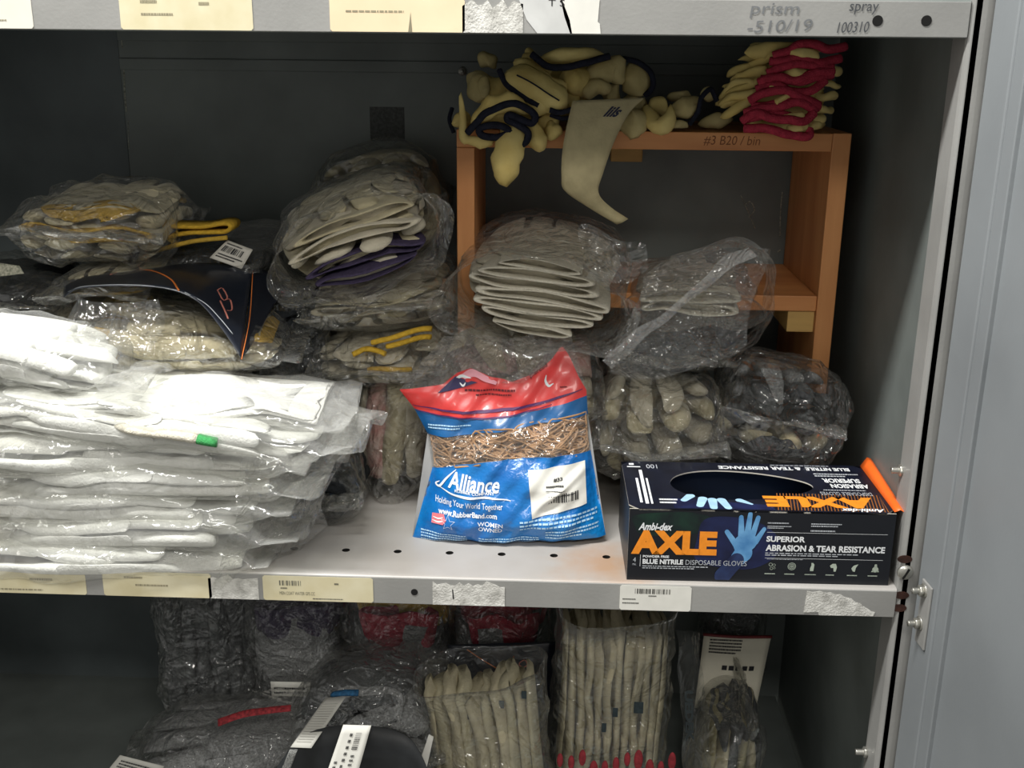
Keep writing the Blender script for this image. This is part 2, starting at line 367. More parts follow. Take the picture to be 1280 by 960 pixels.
def torn(seed, n=14, amp=.16, top=True, bot=False):
    g = random.Random(seed); lo = [(i/n, (g.uniform(0, amp) if bot else 0)) for i in range(n+1)]; hi = [(1-i/n, 1-(g.uniform(0, amp) if top else 0)) for i in range(n+1)]
    return lo+hi
std = lambda code, a, b: (lambda w, h: join2(bars(w*.15, h*.62, w*.2, h*.2, code, 14), tiny(w*.16, h*.45, w*.08, h*.12, code+1), off2(txt(a, w*.32, h*.13), w*.15, h*.24), tiny(w*.45, h*.06, w*.4, h*.09, code+2), tiny(w*.65, h*.66, w*.06, h*.14, code+3)))
lip_label(-30, 106, 717, 742, CREAM, None, lambda w, h: join2(tiny(w*.2, h*.1, w*.6, h*.12, 3), tiny(w*.5, h*.5, w*.3, h*.2, 4)), FADED)
lip_label(131, 263, 718, 747, CREAM, None, lambda w, h: join2(tiny(w*.2, h*.7, w*.25, h*.16, 8), tiny(w*.3, h*.4, w*.4, h*.15, 9)), FADED)
lip_label(262, 322, 718, 748, TORN, torn(5, 10, .2))
lip_label(330, 466, 722, 752, CREAM, None, std(11, 'MEN COAT WATER GPS CC', ''), mat('grey_ink', rgb(110, 108, 96), .8))
lip_label(541, 631, 727, 755, TORN, torn(6, 16, .28), lambda w, h: join2(poly2([(w*.28, h*.25), (w*.3, h*.25), (w*.285, h*.65), (w*.27, h*.65)])))
lip_label(774, 865, 730, 761, WHITE, None, lambda w, h: join2(bars(w*.21, h*.68, w*.5, h*.2, 21, 22), tiny(w*.4, h*.55, w*.12, h*.09, 22), tiny(w*.04, h*.4, w*.2, h*.1, 23), tiny(w*.04, h*.24, w*.27, h*.1, 24)), mat('grey_ink2', rgb(80, 80, 76), .8))
lip_label(1004, 1097, 738, 769, TORN, [(0, .1), (.2, .12), (.22, 0), (.98, .02), (1, .18), (.95, .2), (.9, .3), (.82, .42), (.78, .52), (.72, .55), (.65, .7), (.55, .76), (.5, .86), (.42, .85), (.35, .93), (.3, .9), (.2, .97), (.1, .92), (.02, .96)])
lip_label(-40, 39, 5, 37, mat('cream_label_pale', rgb(222, 218, 206), .6, .03), None, lambda w, h: tiny(w*.3, h*.2, w*.5, h*.1, 31), FADED)
lip_label(152, 315, 5, 38, CREAM, None, lambda w, h: join2(tiny(w*.16, h*.75, w*.2, h*.2, 32), tiny(w*.16, h*.4, w*.3, h*.14, 33), tiny(w*.6, h*.7, w*.1, h*.2, 34)), FADED)
lip_label(413, 581, 5, 38, mat('cream_label_pale2', rgb(232, 220, 186), .6, .03, 20, col2=rgb(230, 208, 174)), None, lambda w, h: join2(tiny(w*.12, h*.55, w*.6, h*.12, 36), poly2([(w*.58, 0), (w*.61, 0), (w*.6, h*.6)])), FADED)
lip_label(578, 654, 5, 38, TORN, torn(9, 12, .3))
lip_label(648, 716, 5, 38, mat('grey_label', rgb(202, 202, 200), .7, .06, 40), [(.35, 0), (1, 0), (.95, .4), (.8, 1), (0, 1), (.15, .4)], lambda w, h: join2(off2(txt('T S', w*.3, h*.2), w*.55, h*.8)))
lip_label(700, 752, 5, 38, WHITE, [(.25, 0), (1, 0), (.97, .3), (.92, .35), (.95, 1), (0, 1), (.1, .5)])
def pen(s, px0, py0, px1, py1, m=PEN, shear=.1, rot=0.):
    a = at(px0, py1, -.0009); b = at(px1, py0, -.0009); t = txt(s, b[0]-a[0], b[2]-a[2], 0, shear)
    obj('handwriting', lift(t, lambda u, v: (a[0]+u, -.0012, a[2]+v+u*rot)), m, sh_top, False)
FPEN = mat('worn_pen_ink', rgb(112, 114, 116), .7)
pen('prism', 937, 4, 1000, 22, FPEN); pen('-510/19', 934, 27, 1016, 41, FPEN, .1, .04)
pen('spray', 1061, 5, 1099, 18); pen('100310', 1046, 28, 1087, 41, PEN, .2, .03)
# ------------------------------------------------------------------ light
def area(name, loc, rot, sx, sy, e, col=(1, .98, .94)):
    l = bpy.data.lights.new(name, 'AREA'); l.shape = 'RECTANGLE'; l.size = sx; l.size_y = sy; l.energy = e; l.color = col
    o = bpy.data.objects.new(name, l); COL.objects.link(o); o.location = loc; o.rotation_euler = rot; return o
area('ceiling_tube_light', (-.55, -.42, 1.75), (0, 0, 0), 1.3, .14, 58, (1, 1, .97))
area('front_fill_light', (.6, -2.2, 1.8), (math.radians(-25)*-1, 0, 0), 1.4, .3, 27, (1, .97, .9))  # unseen lamp, added as fill for the front-facing sides
w = bpy.data.worlds.new('world'); SC.world = w; w.use_nodes = True
w.node_tree.nodes['Background'].inputs[0].default_value = (1, .99, .95, 1); w.node_tree.nodes['Background'].inputs[1].default_value = .42
SC.view_settings.view_transform = 'Standard'; SC.view_settings.look = 'None'; SC.view_settings.gamma = 1; SC.view_settings.use_curve_mapping = False
SC.view_settings.exposure = 0.
SC.cycles.transparent_max_bounces = 24
SC.cycles.max_bounces = 8
# ------------------------------------------------------------------ wooden shelf unit standing at the back
WOOD = mat('orange_pine', rgb(206, 146, 92), .5, .1, 40, stretch=(1, 1, .12), col2=rgb(184, 122, 72), bump=.05)
WOODX = mat('orange_pine_board', rgb(208, 146, 90), .5, .1, 40, stretch=(.12, 1, 1), col2=rgb(184, 120, 70), bump=.05)
CLEAT = mat('pale_pine', rgb(186, 150, 88), .6, .1, 60, stretch=(.15, 1, 1))
wu = thing('wooden_shelf_unit', 'orange-brown wooden shelf unit with open back standing against the cabinet back', 'shelf unit', (.21, .35, 0))
wy0, wy1 = .25, .45; zt = .4235
obj('top_board', box(-.006, .409, wy0, wy1, zt-.0195, zt, .001), WOODX, wu, False)
obj('side_board', box(-.006, .014, wy0, wy1, 0, zt-.0197, .001), WOOD, wu, False)
obj('side_board', box(.4092, .4295, wy0, wy1, 0, zt+.0005, .001), WOOD, wu, False)
obj('middle_board', box(.0142, .409, wy0+.003, wy1, .2225, .2405, .001), WOODX, wu, False)
obj('cleat', box(.378, .4088, wy0+.006, wy1-.01, .197, .2223, .001), CLEAT, wu, False)
obj('cleat', box(.175, .215, wy1-.028, wy1, zt-.05, zt-.0197, .001), CLEAT, wu, False)
t_ = txt('#3 B20 / bin', .062, .011, 0, .15)
obj('handwriting', lift(t_, lambda u, v: (.268+u, wy0-.0004, zt-.0145+v)), mat('pencil', rgb(128, 78, 44), .7), wu, False)
# ------------------------------------------------------------------ glove box
W_, D_, H_ = .2608, .1294, .0774
BA = .009; B0 = np.array([.1848, .006, .0002]); ex = np.array([math.cos(BA), math.sin(BA), 0]); ey = np.array([-math.sin(BA), math.cos(BA), 0]); ez = np.array([0, 0, 1.])
gb = thing('glove_box', 'open black carton of blue nitrile gloves with orange lettering on the shelf edge', 'box', B0+ex*W_/2+ey*D_/2)
def L3(u, d, v): return B0+ex*u+ey*d+ez*v
BLACK = mat('carton_black', rgb(20, 23, 30), .38, .1, 14, col2=rgb(14, 16, 24), spec=.5)
def carton_top_mat():
    m = mat('carton_top_print', rgb(24, 28, 44), .35, .2, 60, col2=rgb(14, 16, 28)); return m
CT = carton_top_mat()
CARD = mat('raw_card', rgb(206, 200, 188), .8, .04); CARDIN = mat('grey_card_inside', rgb(122, 118, 108), .85, .06)
O_ = mat('orange_print', rgb(244, 146, 40), .45, .05, 200, spec=.4); WH = mat('white_print', rgb(232, 234, 236), .5, .02); GR = mat('grey_print', rgb(128, 134, 142), .5)
HANDB = mat('blue_glove_print', rgb(112, 168, 214), .45, .1, 60, col2=rgb(70, 126, 180)); HANDB2 = mat('pale_blue_glove_print', rgb(168, 206, 234), .45, .08, 90)
NAVY = mat('navy_print', rgb(30, 38, 78), .4, .2, 50, col2=rgb(20, 24, 52)); GREENP = mat('green_print', rgb(24, 50, 40), .4, .25, 60, col2=rgb(18, 28, 30))
# shell: front, back, ends, bottom, and a top with the oval opening
e0 = .0012
obj('front_panel', (np.array([L3(*p) for p in ((0, 0, 0), (W_, 0, 0), (W_, 0, H_), (0, 0, H_), (0, e0, 0), (W_, e0, 0), (W_, e0, H_), (0, e0, H_))]), [[0, 1, 2, 3], [5, 4, 7, 6], [0, 4, 5, 1], [3, 2, 6, 7], [1, 5, 6, 2], [0, 3, 7, 4]], [0, 2, 0, 1, 1, 1]), [BLACK, CARD, CARDIN], gb, False)
obj('carton_body', (np.array([L3(*p) for p in ((0, e0, 0), (W_, e0, 0), (W_, D_, 0), (0, D_, 0), (0, e0, H_-.0006), (W_, e0, H_-.0006), (W_, D_, H_-.0006), (0, D_, H_-.0006))]), [[0, 3, 2, 1], [1, 2, 6, 5], [2, 3, 7, 6], [3, 0, 4, 7]]), BLACK, gb, False)
def top_panel():
    n = 64; V = []; F = []; cu, cd, ru, rd = .464*W_, .52*D_, .283*W_, .3*D_
    for k in range(n):
        t = 2*PI*k/n; c, s = math.cos(t), math.sin(t); q = 1/max(abs(c)/(W_/2), abs(s)/(D_/2))
        V.append(L3(W_/2+c*q, D_/2+s*q, H_))
    for k in range(n):
        t = 2*PI*k/n; x = cu+ru*math.cos(t); y = cd+rd*math.sin(t)*(1-.25*math.cos(t)*1); V.append(L3(x, y, H_))
    for k in range(n): V.append(np.array(V[n+k])-[0, 0, .0014])
    for k in range(n): V.append(np.array(V[k])-[0, 0, .0014])
    mi = []
    for k in range(n):
        j = (k+1) % n; F += [[k, j, n+j, n+k], [n+k, n+j, 2*n+j, 2*n+k], [3*n+k, 2*n+k, 2*n+j, 3*n+j], [k, 3*n+k, 3*n+j, j]]; mi += [0, 1, 2, 1]
    return np.array(V), F, mi
tp = obj('top_panel', top_panel(), [CT, CARD, CARDIN], gb, False)
# remaining gloves low in the carton
g_ = np.linspace(-1, 1, 26); GX, GY = np.meshgrid(g_, g_, indexing='ij')
Pz = .030+.006*np.sin(GX*5+1)*np.cos(GY*4)+.003*np.sin(GX*11+GY*7)
obj('folded_gloves', grid(np.array([[L3(W_/2+GX[i, j]*(W_/2-.004), D_/2+GY[i, j]*(D_/2-.004), Pz[i, j]) for j in range(26)] for i in range(26)])), mat('blue_nitrile', rgb(62, 92, 140), .5, .15, 40), gb)
FM = lambda u, v: L3(u*W_, -.0008, v*H_)
def fr(x0, v0, vf): return off2((np.asarray(vf[0])/[W_, H_], vf[1]), x0, v0)
def fit(s, u0, v0, u1, v1, **k): return off2(txt(s, u1-u0, v1-v0, **k), u0, v0)
fp = bpy.data.objects['front_panel']
blob = lambda cx, cy, rx, ry, sd: poly2([(min(.999, max(.004, cx+rx*math.cos(t)*(1+.12*math.sin(3*t+sd)))), min(.985, max(.012, cy+ry*math.sin(t)*(1+.15*math.sin(2*t+sd))))) for t in np.linspace(0, 2*PI, 40, endpoint=False)])
obj('printed_patch', lift(blob(.16, .80, .16, .19, 1), lambda u, v: L3(u*W_, -.00012, v*H_)), GREENP, fp, False)
obj('printed_patch', lift(blob(.40, .55, .16, .42, 2), lambda u, v: L3(u*W_, -.00016, v*H_)), NAVY, fp, False)
obj('lettering', lift(fit('AXLE', .012, .375, .337, .71, bold=.06), FM), O_, fp, False, 'large orange lettering')
for q in (fit('Ambi-dex', .036, .71, .166, .815, bold=.03, shear=.35), fit('BLUE NITRILE', .058, .235, .213, .305, bold=.035), fit('POWDER FREE', .058, .325, .158, .36, bold=.035), fit('SUPERIOR', .522, .585, .668, .665, bold=.035), fit('ABRASION & TEAR RESISTANCE', .522, .455, .972, .545, bold=.035), rect2(.522, .715, .975, .719), rect2(.522, .355, .968, .359), rect2(.048, .20, .0495, .365)):
    obj('lettering', lift(q, FM), WH, fp, False, 'white lettering')
PG = mat('pale_grey_print', rgb(188, 192, 198), .5)
for q in (fit('DISPOSABLE GLOVES', .222, .235, .455, .305), fit('4', .021, .26, .032, .325), fit('MIL', .02, .215, .034, .24), tiny(.058, .165, .25, .055, 2, 2), tiny(.522, .385, .35, .055, 3, 2), tiny(.522, .83, .115, .035, 4), tiny(.522, .765, .09, .05, 5, 2), tiny(.685, .80, .115, .06, 6, 2), tiny(.685, .73, .13, .04, 7), tiny(.53, .335, .18, .014, 9)):
    obj('lettering', lift(q, FM), PG, fp, False, 'pale grey lettering')
def ringp(cx, cy, r, w=.2, n=20, asp=W_/H_):
    V = []; F = []
    for k in range(n):
        t = 2*PI*k/n
        for q in (1, 1-w): V.append((cx+r*q*math.cos(t), cy+r*q*math.sin(t)*asp))
    for k in range(n): j = (k+1) % n; F.append([2*k, 2*j, 2*j+1, 2*k+1])
    return np.array(V), F
ic = []
cu_ = (.552, .627, .704, .784, .865, .944); yv = .245
ic += [ringp(cu_[0]-.006, yv+.02, .007), ringp(cu_[0]+.007, yv+.012, .006), ringp(cu_[0]-.002, yv-.035, .006), ringp(cu_[0]+.009, yv-.03, .004)]
ic += [ringp(cu_[1], yv, .0155, .12), ringp(cu_[1], yv, .0105, .18), ringp(cu_[1], yv, .005, .5)]
ic += [poly2([(cu_[2]-.007, yv-.06), (cu_[2]+.006, yv-.06), (cu_[2]+.008, yv+.03), (cu_[2]+.003, yv+.055), (cu_[2]-.004, yv+.055), (cu_[2]-.003, yv+.02), (cu_[2]-.007, yv-.02)])]
ic += [poly2([(cu_[3]-.013, yv+.02), (cu_[3]-.004, yv+.05), (cu_[3]+.009, yv+.05), (cu_[3]+.014, yv+.0), (cu_[3]+.011, yv-.06), (cu_[3]+.003, yv-.06), (cu_[3]+.001, yv-.01), (cu_[3]-.008, yv-.01)])]
ic += [poly2([(cu_[4]-.012, yv-.01), (cu_[4]-.004, yv+.03), (cu_[4]+.013, yv+.05), (cu_[4]+.005, yv-.0), (cu_[4]+.002, yv-.06), (cu_[4]-.006, yv-.05)])]
ic += [poly2([(cu_[5]-.015, yv-.055), (cu_[5]+.015, yv-.055), (cu_[5]+.006, yv+.01), (cu_[5]+.004, yv+.055), (cu_[5]-.004, yv+.055), (cu_[5]-.006, yv+.01)]), ringp(cu_[5], yv-.02, .012, .2)]
ic += [tiny(c-.026, .12, .052, .03, 40+i) for i, c in enumerate(cu_)]
obj('icon_row', lift(join2(*ic), FM), mat('icon_print', rgb(176, 186, 172), .5), fp, False)
# printed blue hand
def cap2(p, q, r0, r1, n=10):
    p = np.array(p, float); q = np.array(q, float); d = q-p; a = math.atan2(d[1], d[0]); V = []
    for k in range(n+1): t = a+PI/2+PI*k/n; V.append(p+r0*np.array([math.cos(t), math.sin(t)]))
    for k in range(n+1): t = a-PI/2+PI*k/n; V.append(q+r1*np.array([math.cos(t), math.sin(t)]))
    return poly2(V)
hm = lambda px, py: ((px-84)/1050, 1-(py-242-(px-84)*.026)/285.)   # crop pixels of the print
def hand_print(k=1.):
    H = [((520, 395), (474, 335), 13, 9), ((532, 350), (526, 278), 13, 9), ((555, 345), (561, 266), 13, 9), ((575, 352), (593, 280), 12, 9), ((590, 375), (620, 325), 12, 8), ((545, 385), (560, 375), 42, 36), ((545, 420), (520, 450), 36, 30), ((520, 450), (470, 512), 30, 34)]
    out = []
    for i, (a, b, r0, r1) in enumerate(H):
        v, f = cap2(a, b, r0, r1); vv = np.array([hm(x, y) for x, y in v]); out.append((np.clip(vv, [0, .03], [1, .985]), f))
    return out
for i, h in enumerate(hand_print()):
    pass
hp = hand_print()
hz = lambda k: (np.concatenate([lift(hp[i], lambda u, v, i=i: L3(u*W_, -.00042-.00003*i, v*H_))[0] for i in k]), join2(*[hp[i] for i in k])[1])
obj('printed_sleeve', hz([7]), mat('dark_sleeve_print', rgb(44, 62, 104), .45, .2, 60, col2=rgb(28, 34, 66)), fp, False)
obj('printed_hand', hz(range(7)), HANDB, fp, False, 'pale blue gloved hand print')
# top print (reads from behind: turned half round)
TM = lambda u, d: L3(u*W_, d*D_, H_+.0003)
def up(s, u0, d0, u1, d1, **k):
    v, f = txt(s, u1-u0, d1-d0, **k); return np.c_[u1-v[:, 0], d1-v[:, 1]], f
g2 = []
for i in range(34):
    x = .56+i*.0125
    g2.append(poly2([(x, .03), (x+.004, .03), (min(.985, x+.03), .36), (min(.985, x+.026), .36)]))
obj('printed_hatching', lift(join2(*g2), lambda u, d: L3(min(u, .985)*W_, d*D_, H_+.00015)), mat('dim_orange_print', rgb(150, 92, 44), .45), tp, False)
obj('lettering', lift(up('AXLE', .525, .09, .945, .30, bold=.06), TM), O_, tp, False, 'large orange lettering')
for q in (up('Ambi-dex', .80, .02, .965, .085, bold=.03, shear=.35), up('SUPERIOR', .80, .60, .95, .69, bold=.035), up('ABRASION', .82, .49, .97, .575, bold=.035), up('& TEAR RESISTANCE', .40, .86, .74, .93, bold=.035), up('BLUE NITRILE', .76, .86, .94, .93, bold=.035), rect2(.045, .12, .055, .62), rect2(.065, .1, .078, .8), rect2(.086, .1, .094, .62), rect2(.02, .86, .075, .88), rect2(.03, .91, .05, .95), tiny(.12, .10, .07, .12, 51, 2)):
    obj('lettering', lift(q, TM), WH, tp, False, 'white lettering')
for q in (up('DISPOSABLE GLOVES', .76, .34, .96, .405), up('100', .10, .84, .145, .93), tiny(.78, .72, .18, .09, 52, 2), tiny(.62, .95, .3, .03, 53), tiny(.78, .43, .18, .03, 54)):
    obj('lettering', lift(q, TM), PG, tp, False, 'pale grey lettering')
th = []
for a, b, r0, r1 in (((.245, .27), (.215, .18), .018, .013), ((.29, .22), (.27, .08), .018, .014), ((.325, .2), (.32, .045), .018, .014), ((.36, .2), (.375, .05), .018, .014), ((.43, .2), (.47, .13), .016, .006)):
    v, f = cap2((a[0]*2, a[1]), (b[0]*2, b[1]), r0*2, r1*2); v = v/[2, 1]; th.append((np.clip(v, [0, .02], [1, .3]), f))
obj('printed_hand', lift(join2(*th), TM), HANDB2, tp, False, 'pale blue glove fingertips print')
nv = [poly2([(.17, .03), (.55, .03), (.55, .12), (.17, .22)])]
obj('printed_patch', lift(join2(*nv), lambda u, d: L3(u*W_, d*D_, H_+.00012)), NAVY, tp, False)
# orange end flap, lifted
n = 14; P = []
for i in range(n):
    t = i/(n-1); k = t
    P.append([L3(W_-.001, .004+t*(D_-.006), H_+.0004), L3(W_+.004+.002*k, .002+t*(D_-.002), H_+.004+.006*k), L3(W_+.0085+.002*k, .0+t*D_, H_+.002+.007*k), L3(W_+.012+.001*k, t*D_, H_-.008+.006*k)])
obj('end_flap', grid(np.array(P), .0006), mat('orange_card', rgb(255, 112, 40), .4, .05), gb, label='bright orange flap')
# ------------------------------------------------------------------ glove and bag builders
def sup(n, e, ph=0.):
    t = np.arange(n)*2*PI/n+ph; c, s = np.cos(t), np.sin(t)
    return np.sign(c)*np.abs(c)**e, np.sign(s)*np.abs(s)**e
def glove_shape(L=.23, W=.105, T=.02, seed=0, thumb=True, spread=.15, cuff=.16, fr=1., cw=.5, th=.075, boxy=False):
    """a work glove lying flat, cuff opening at x = 0, fingertips at x = L; returns (body, cuff band)"""
    g = np.random.default_rng(seed); m = 20; cy, cz = sup(m, .75); R = []
    xs = np.array([.06, .12, .2, .3, .4, .5, .57, .6, .615]); ws = np.array([.40, .37, .38, .43, .48, .5, .49, .44, .34]); ts = np.array([.36, .40, .46, .5, .52, .5, .44, .32, .16])
    if boxy: xs[0] = .03; ws[:6] = .47; ts[:6] = .56; ws[0] = .45; ts[0] = .5
    ph = g.uniform(0, 6.3, 4); am = g.uniform(.5, 1.3, 4)
    for x, w, t in zip(xs, ws, ts):
        wz = (np.sin(cy*5+ph[0]+x*7)*.14*am[0]+np.sin(cy*9+ph[1]-x*11)*.09*am[1])*T
        R.append(np.c_[np.full(m, x*L), cy*w*W, cz*t*T+wz])
    body = [rings(np.array(R), True, True)]
    fl = np.array([.88, 1., .96, .8])*(1+g.uniform(-.04, .04, 4)); fy = np.array([-.37, -.125, .125, .36])
    for k in range(4):
        x0, x1 = .5*L, fl[k]*L; y0 = fy[k]*W; y1 = fy[k]*W*(1+spread*2)+g.uniform(-.03, .03)*W; dz = g.uniform(-.25, .3)*T
        n = 9; t = np.linspace(0, 1, n); P = np.c_[x0+(x1-x0)*t, y0+(y1-y0)*t, dz*np.sin(t*PI/2)]
        P = np.vstack([P[:-1], P[-1]-[.008*L*2, 0, 0], P[-1]-[.004*L, 0, 0]]); rr = np.r_[np.linspace(1, .92, n-1), .72, .3]
        body.append(tube(P, rr*W*.125*min(fr, 1.15), 12, (0, 0, 1), rr*min(T*.42, W*.085)*fr))
    if thumb:
        s = -1 if thumb is True else thumb
        P = spline([(.2*L, s*.30*W, 0), (.34*L, s*.52*W, 0), (.47*L, s*.66*W, .1*T), (.60*L, s*.70*W, .15*T)], 10); P = np.vstack([P, P[-1]+[.012*L, 0, 0]]); rr = np.r_[np.linspace(1, .9, 9), .75, .3]
        body.append(tube(P, rr*W*.15, 12, (0, 0, 1), rr*min(T*.42, W*.09)))
    # cuff: open mouth with a visible rim
    m = 28; a = np.arange(m)*2*PI/m; C = []
    c2, s2 = sup(m, .8)
    def ring(x, w, t, k=0): 
        mid = cw*(np.sin(c2*3.2+ph[2])*.3*am[2]+np.sin(c2*6+ph[3])*.12*am[3])*T
        return np.c_[x*L+np.sin(c2*5+ph[1])*.008*L, c2*w*W, s2*t*T+mid]
    for x, w, t in ((.10, .36, .22), (.04, .40-th*.4, .25), (.0, .42-th*.4, .26), (-.012, .42, .33), (-.006, .44, .40), (.02, .45, .43), (cuff*.5, .44, .44), (cuff, .415, .42), (cuff+.02, .38, .36)): C.append(ring(x, w, t))
    return join(*body), rings(np.array(C), True, False)
def bend(V, x0, r, ang):
    """curl everything beyond x0 towards +z round a cylinder of radius r by ang"""
    V = V.copy(); s = V[:, 0]-x0; k = s > 0; th = np.clip(s/r, 0, ang); ov = np.clip(s-r*ang, 0, None); z = V[:, 2]
    x = x0+(r-z)*np.sin(th)+ov*np.cos(th); zz = r-(r-z)*np.cos(th)+ov*np.sin(th)
    V[k, 0] = x[k]; V[k, 2] = zz[k]; return V
AX = {'y-': ((0, 1, 0), (1, 0, 0), (0, 0, 1)), 'y+': ((0, -1, 0), (1, 0, 0), (0, 0, 1)), 'x+': ((1, 0, 0), (0, 1, 0), (0, 0, 1)), 'x-': ((-1, 0, 0), (0, 1, 0), (0, 0, 1)),
      'z-': ((0, 0, -1), (0, 1, 0), (1, 0, 0)), 'z+': ((0, 0, 1), (0, 1, 0), (1, 0, 0)), 'f-': ((0, 0, -1), (1, 0, 0), (0, 1, 0)), 'f+': ((0, 0, 1), (1, 0, 0), (0, 1, 0))}
def rotm(rx, ry, rz):
    return np.array(Matrix.Rotation(math.radians(rz), 3, 'Z') @ Matrix.Rotation(math.radians(ry), 3, 'Y') @ Matrix.Rotation(math.radians(rx), 3, 'X'))
def to_world(V, axes, c, R=None):
    A = np.array(axes, float); P = V@A
    if R is not None: P = P@R.T
    return P+c
FILM = film_mat('clear_film', haze=.035, rough=.09, fac=(.055, .62), bscale=30, bstr=1.)
FILMD = film_mat('dull_film', haze=.03, tint=(.92, .92, .90), fac=(.05, .55), rough=.10, bscale=30, bstr=.7)
FILMB = film_mat('bright_film', haze=.10, rough=.15, fac=(.035, .34), bscale=20, bstr=.6)
FILM0 = film_mat('thin_film', haze=.05, rough=.12, fac=(.05, .6), bscale=46, bstr=.6)
def film_pillow(a, b, c, seed, e=.62, tail=(.02, .02), amp=.004, f=16, n=64, m=60, open0=False):
    """clear bag round contents of half sizes a, b, c (x, y, z), pinched to flat welded ends with loose tails"""
    us = np.concatenate([np.linspace(-1-tail[0]/a, -1, 8)[:-1], np.linspace(-1, 1, n), np.linspace(1, 1+tail[1]/a, 8)[1:]])
    cy, cz = sup(m, e); R = []
    for u in us:
        q = min(1., abs(u)); end = 1 if u > 0 else 0
        if open0 and u < 0: p = 1.; w = 1.+max(0, -u-1)*.6
        else: p = max(.02, (1-q**5)**.6); w = 1.+.05*q**4
        R.append(np.c_[np.full(m, u*a), cy*b*w, cz*c*p])
    V, F = rings(np.array(R), not open0, True)
    N = mesh_normals(V, F); d = crumple(V, seed, f, amp)
    V = V+N*d[:, None]+wob(V, seed+3, 9, amp*.8)
    fl = np.clip((np.abs(V[:, 0])-a)/.02, 0, 1.5); V[:, 2] += fl*np.sin(V[:, 1]*70+seed)*.005
    return V, F
def hug(V, a, b, c, p, open0):
    """press contents into the inside of their bag"""
    V = V.copy(); x = V[:, 0]; lim = .965*a
    V[:, 0] = np.where(np.abs(x) > lim, np.sign(x)*lim+(x-np.sign(x)*lim)*.12, x) if not open0 else np.where(x > lim, lim+(x-lim)*.12, x)
    q5 = np.clip(np.abs(V[:, 0])/a, 0, .985); pr = (1-q5**5)**.6
    if open0: pr = np.where(V[:, 0] < 0, 1., pr)
    q = ((np.abs(V[:, 1])/b)**p+(np.abs(V[:, 2])/(c*pr))**p)**(1/p); qn = np.where(q > .8, .8+.16*np.tanh((q-.8)/.16), q)
    k = np.where(q > 1e-6, qn/np.maximum(q, 1e-6), 1); V[:, 1] *= k; V[:, 2] *= k
    return V
def make_bag(name, label, cat, group, pb, Y, D, axis, n, gm, cm, seed, film=FILM, rot=(0, 0, 0), cols=1, flip=0., hc=.22, fe=.62, famp=.004, ff=16, tail=(.02, .02), open0=False, round_=.5,
             gl=1., gw=1., wavy=.006, grow=1.07, thumb=True, spread=.12, squash=1.25, part='glove', nofilm=False, cuffw=.16, cw=.5, pad=.0025, boxy=False):
    """pb: how wide and tall it shows at depth Y (photo pixels x0, y0, x1, y1); D its depth"""
    rd = np.random.default_rng(seed)
    A = at(pb[0], pb[3], Y); B = at(pb[2], pb[1], Y); X0, X1, Z0, Z1 = A[0], B[0], A[2], B[2]
    Z1 = Z1-hc*D; c = np.array([(X0+X1)/2, Y+D/2, (Z0+Z1)/2]); W, H = X1-X0, Z1-Z0
    ax = AX[axis]; ext = np.array([W, D, H]); pick = lambda v: float(np.abs(np.array(v))@ext)
    Ll, Lw, Lt = pick(ax[0]), pick(ax[1]), pick(ax[2]); R = rotm(*rot)
    t = thing(name, label, cat, (c[0], c[1], Z0), group)
    for i in range(n):
        for j in range(cols):
            zc = ((i+.5)/n-.5)*Lt; sh = math.sqrt(max(.15, 1-round_*(2*zc/Lt)**2)); w = Lw/cols*sh
            b, k = glove_shape(Ll*gl, w/1.0*gw, Lt/n*squash, seed*31+i*7+j, thumb, spread, cuffw, 1., cw, .075, boxy)
            nb = len(b[0]); V = np.vstack([b[0], k[0]])
            if rd.random() < flip: V[:, 0] = Ll*gl-V[:, 0]; V[:, 1] *= -1
            V[:, 0] += -Ll*gl/2+rd.uniform(-.04, .04)*Ll; V[:, 1] += (j-(cols-1)/2)*Lw/cols+rd.uniform(-.05, .05)*w; V[:, 2] += zc
            V += wob(V, seed*5+i+j*50, 16, wavy*.35)
            V = hug(V, Ll/2, Lw/2, Lt/2, 2/fe, open0)
            V += wob(V+seed, seed*3, 7, wavy)
            P = to_world(V, ax, c, R)
            go = obj(part, (P[:nb], b[1]), gm if not isinstance(gm, list) else gm[i % len(gm)], t)
            if cm is not None: obj('cuff', (P[nb:], k[1]), cm if not isinstance(cm, list) else cm[i % len(cm)], go)
    if not nofilm:
        V, F = film_pillow(Ll/2*grow, Lw/2*grow, Lt/2*grow+pad, seed, fe, tail, famp, ff, open0=open0)
        V += wob(V+seed, seed*3, 7, wavy)
        obj('plastic_film', (to_world(V, ax, c, R), F), film, t)
    t['_c'] = [float(q) for q in c]; t['_s'] = [float(q) for q in (W, D, H)]
    return t
def sheet(path_l, path_r, nu=24, nv=10, amp=.002, seed=0, f=20):
    a = spline(path_l, nu); b = spline(path_r, nu); t = np.linspace(0, 1, nv)[None, :, None]
    P = a[:, None]*(1-t)+b[:, None]*t; S = P.reshape(-1, 3); S = S+wob(S, seed, f, amp); return S.reshape(nu, nv, 3)
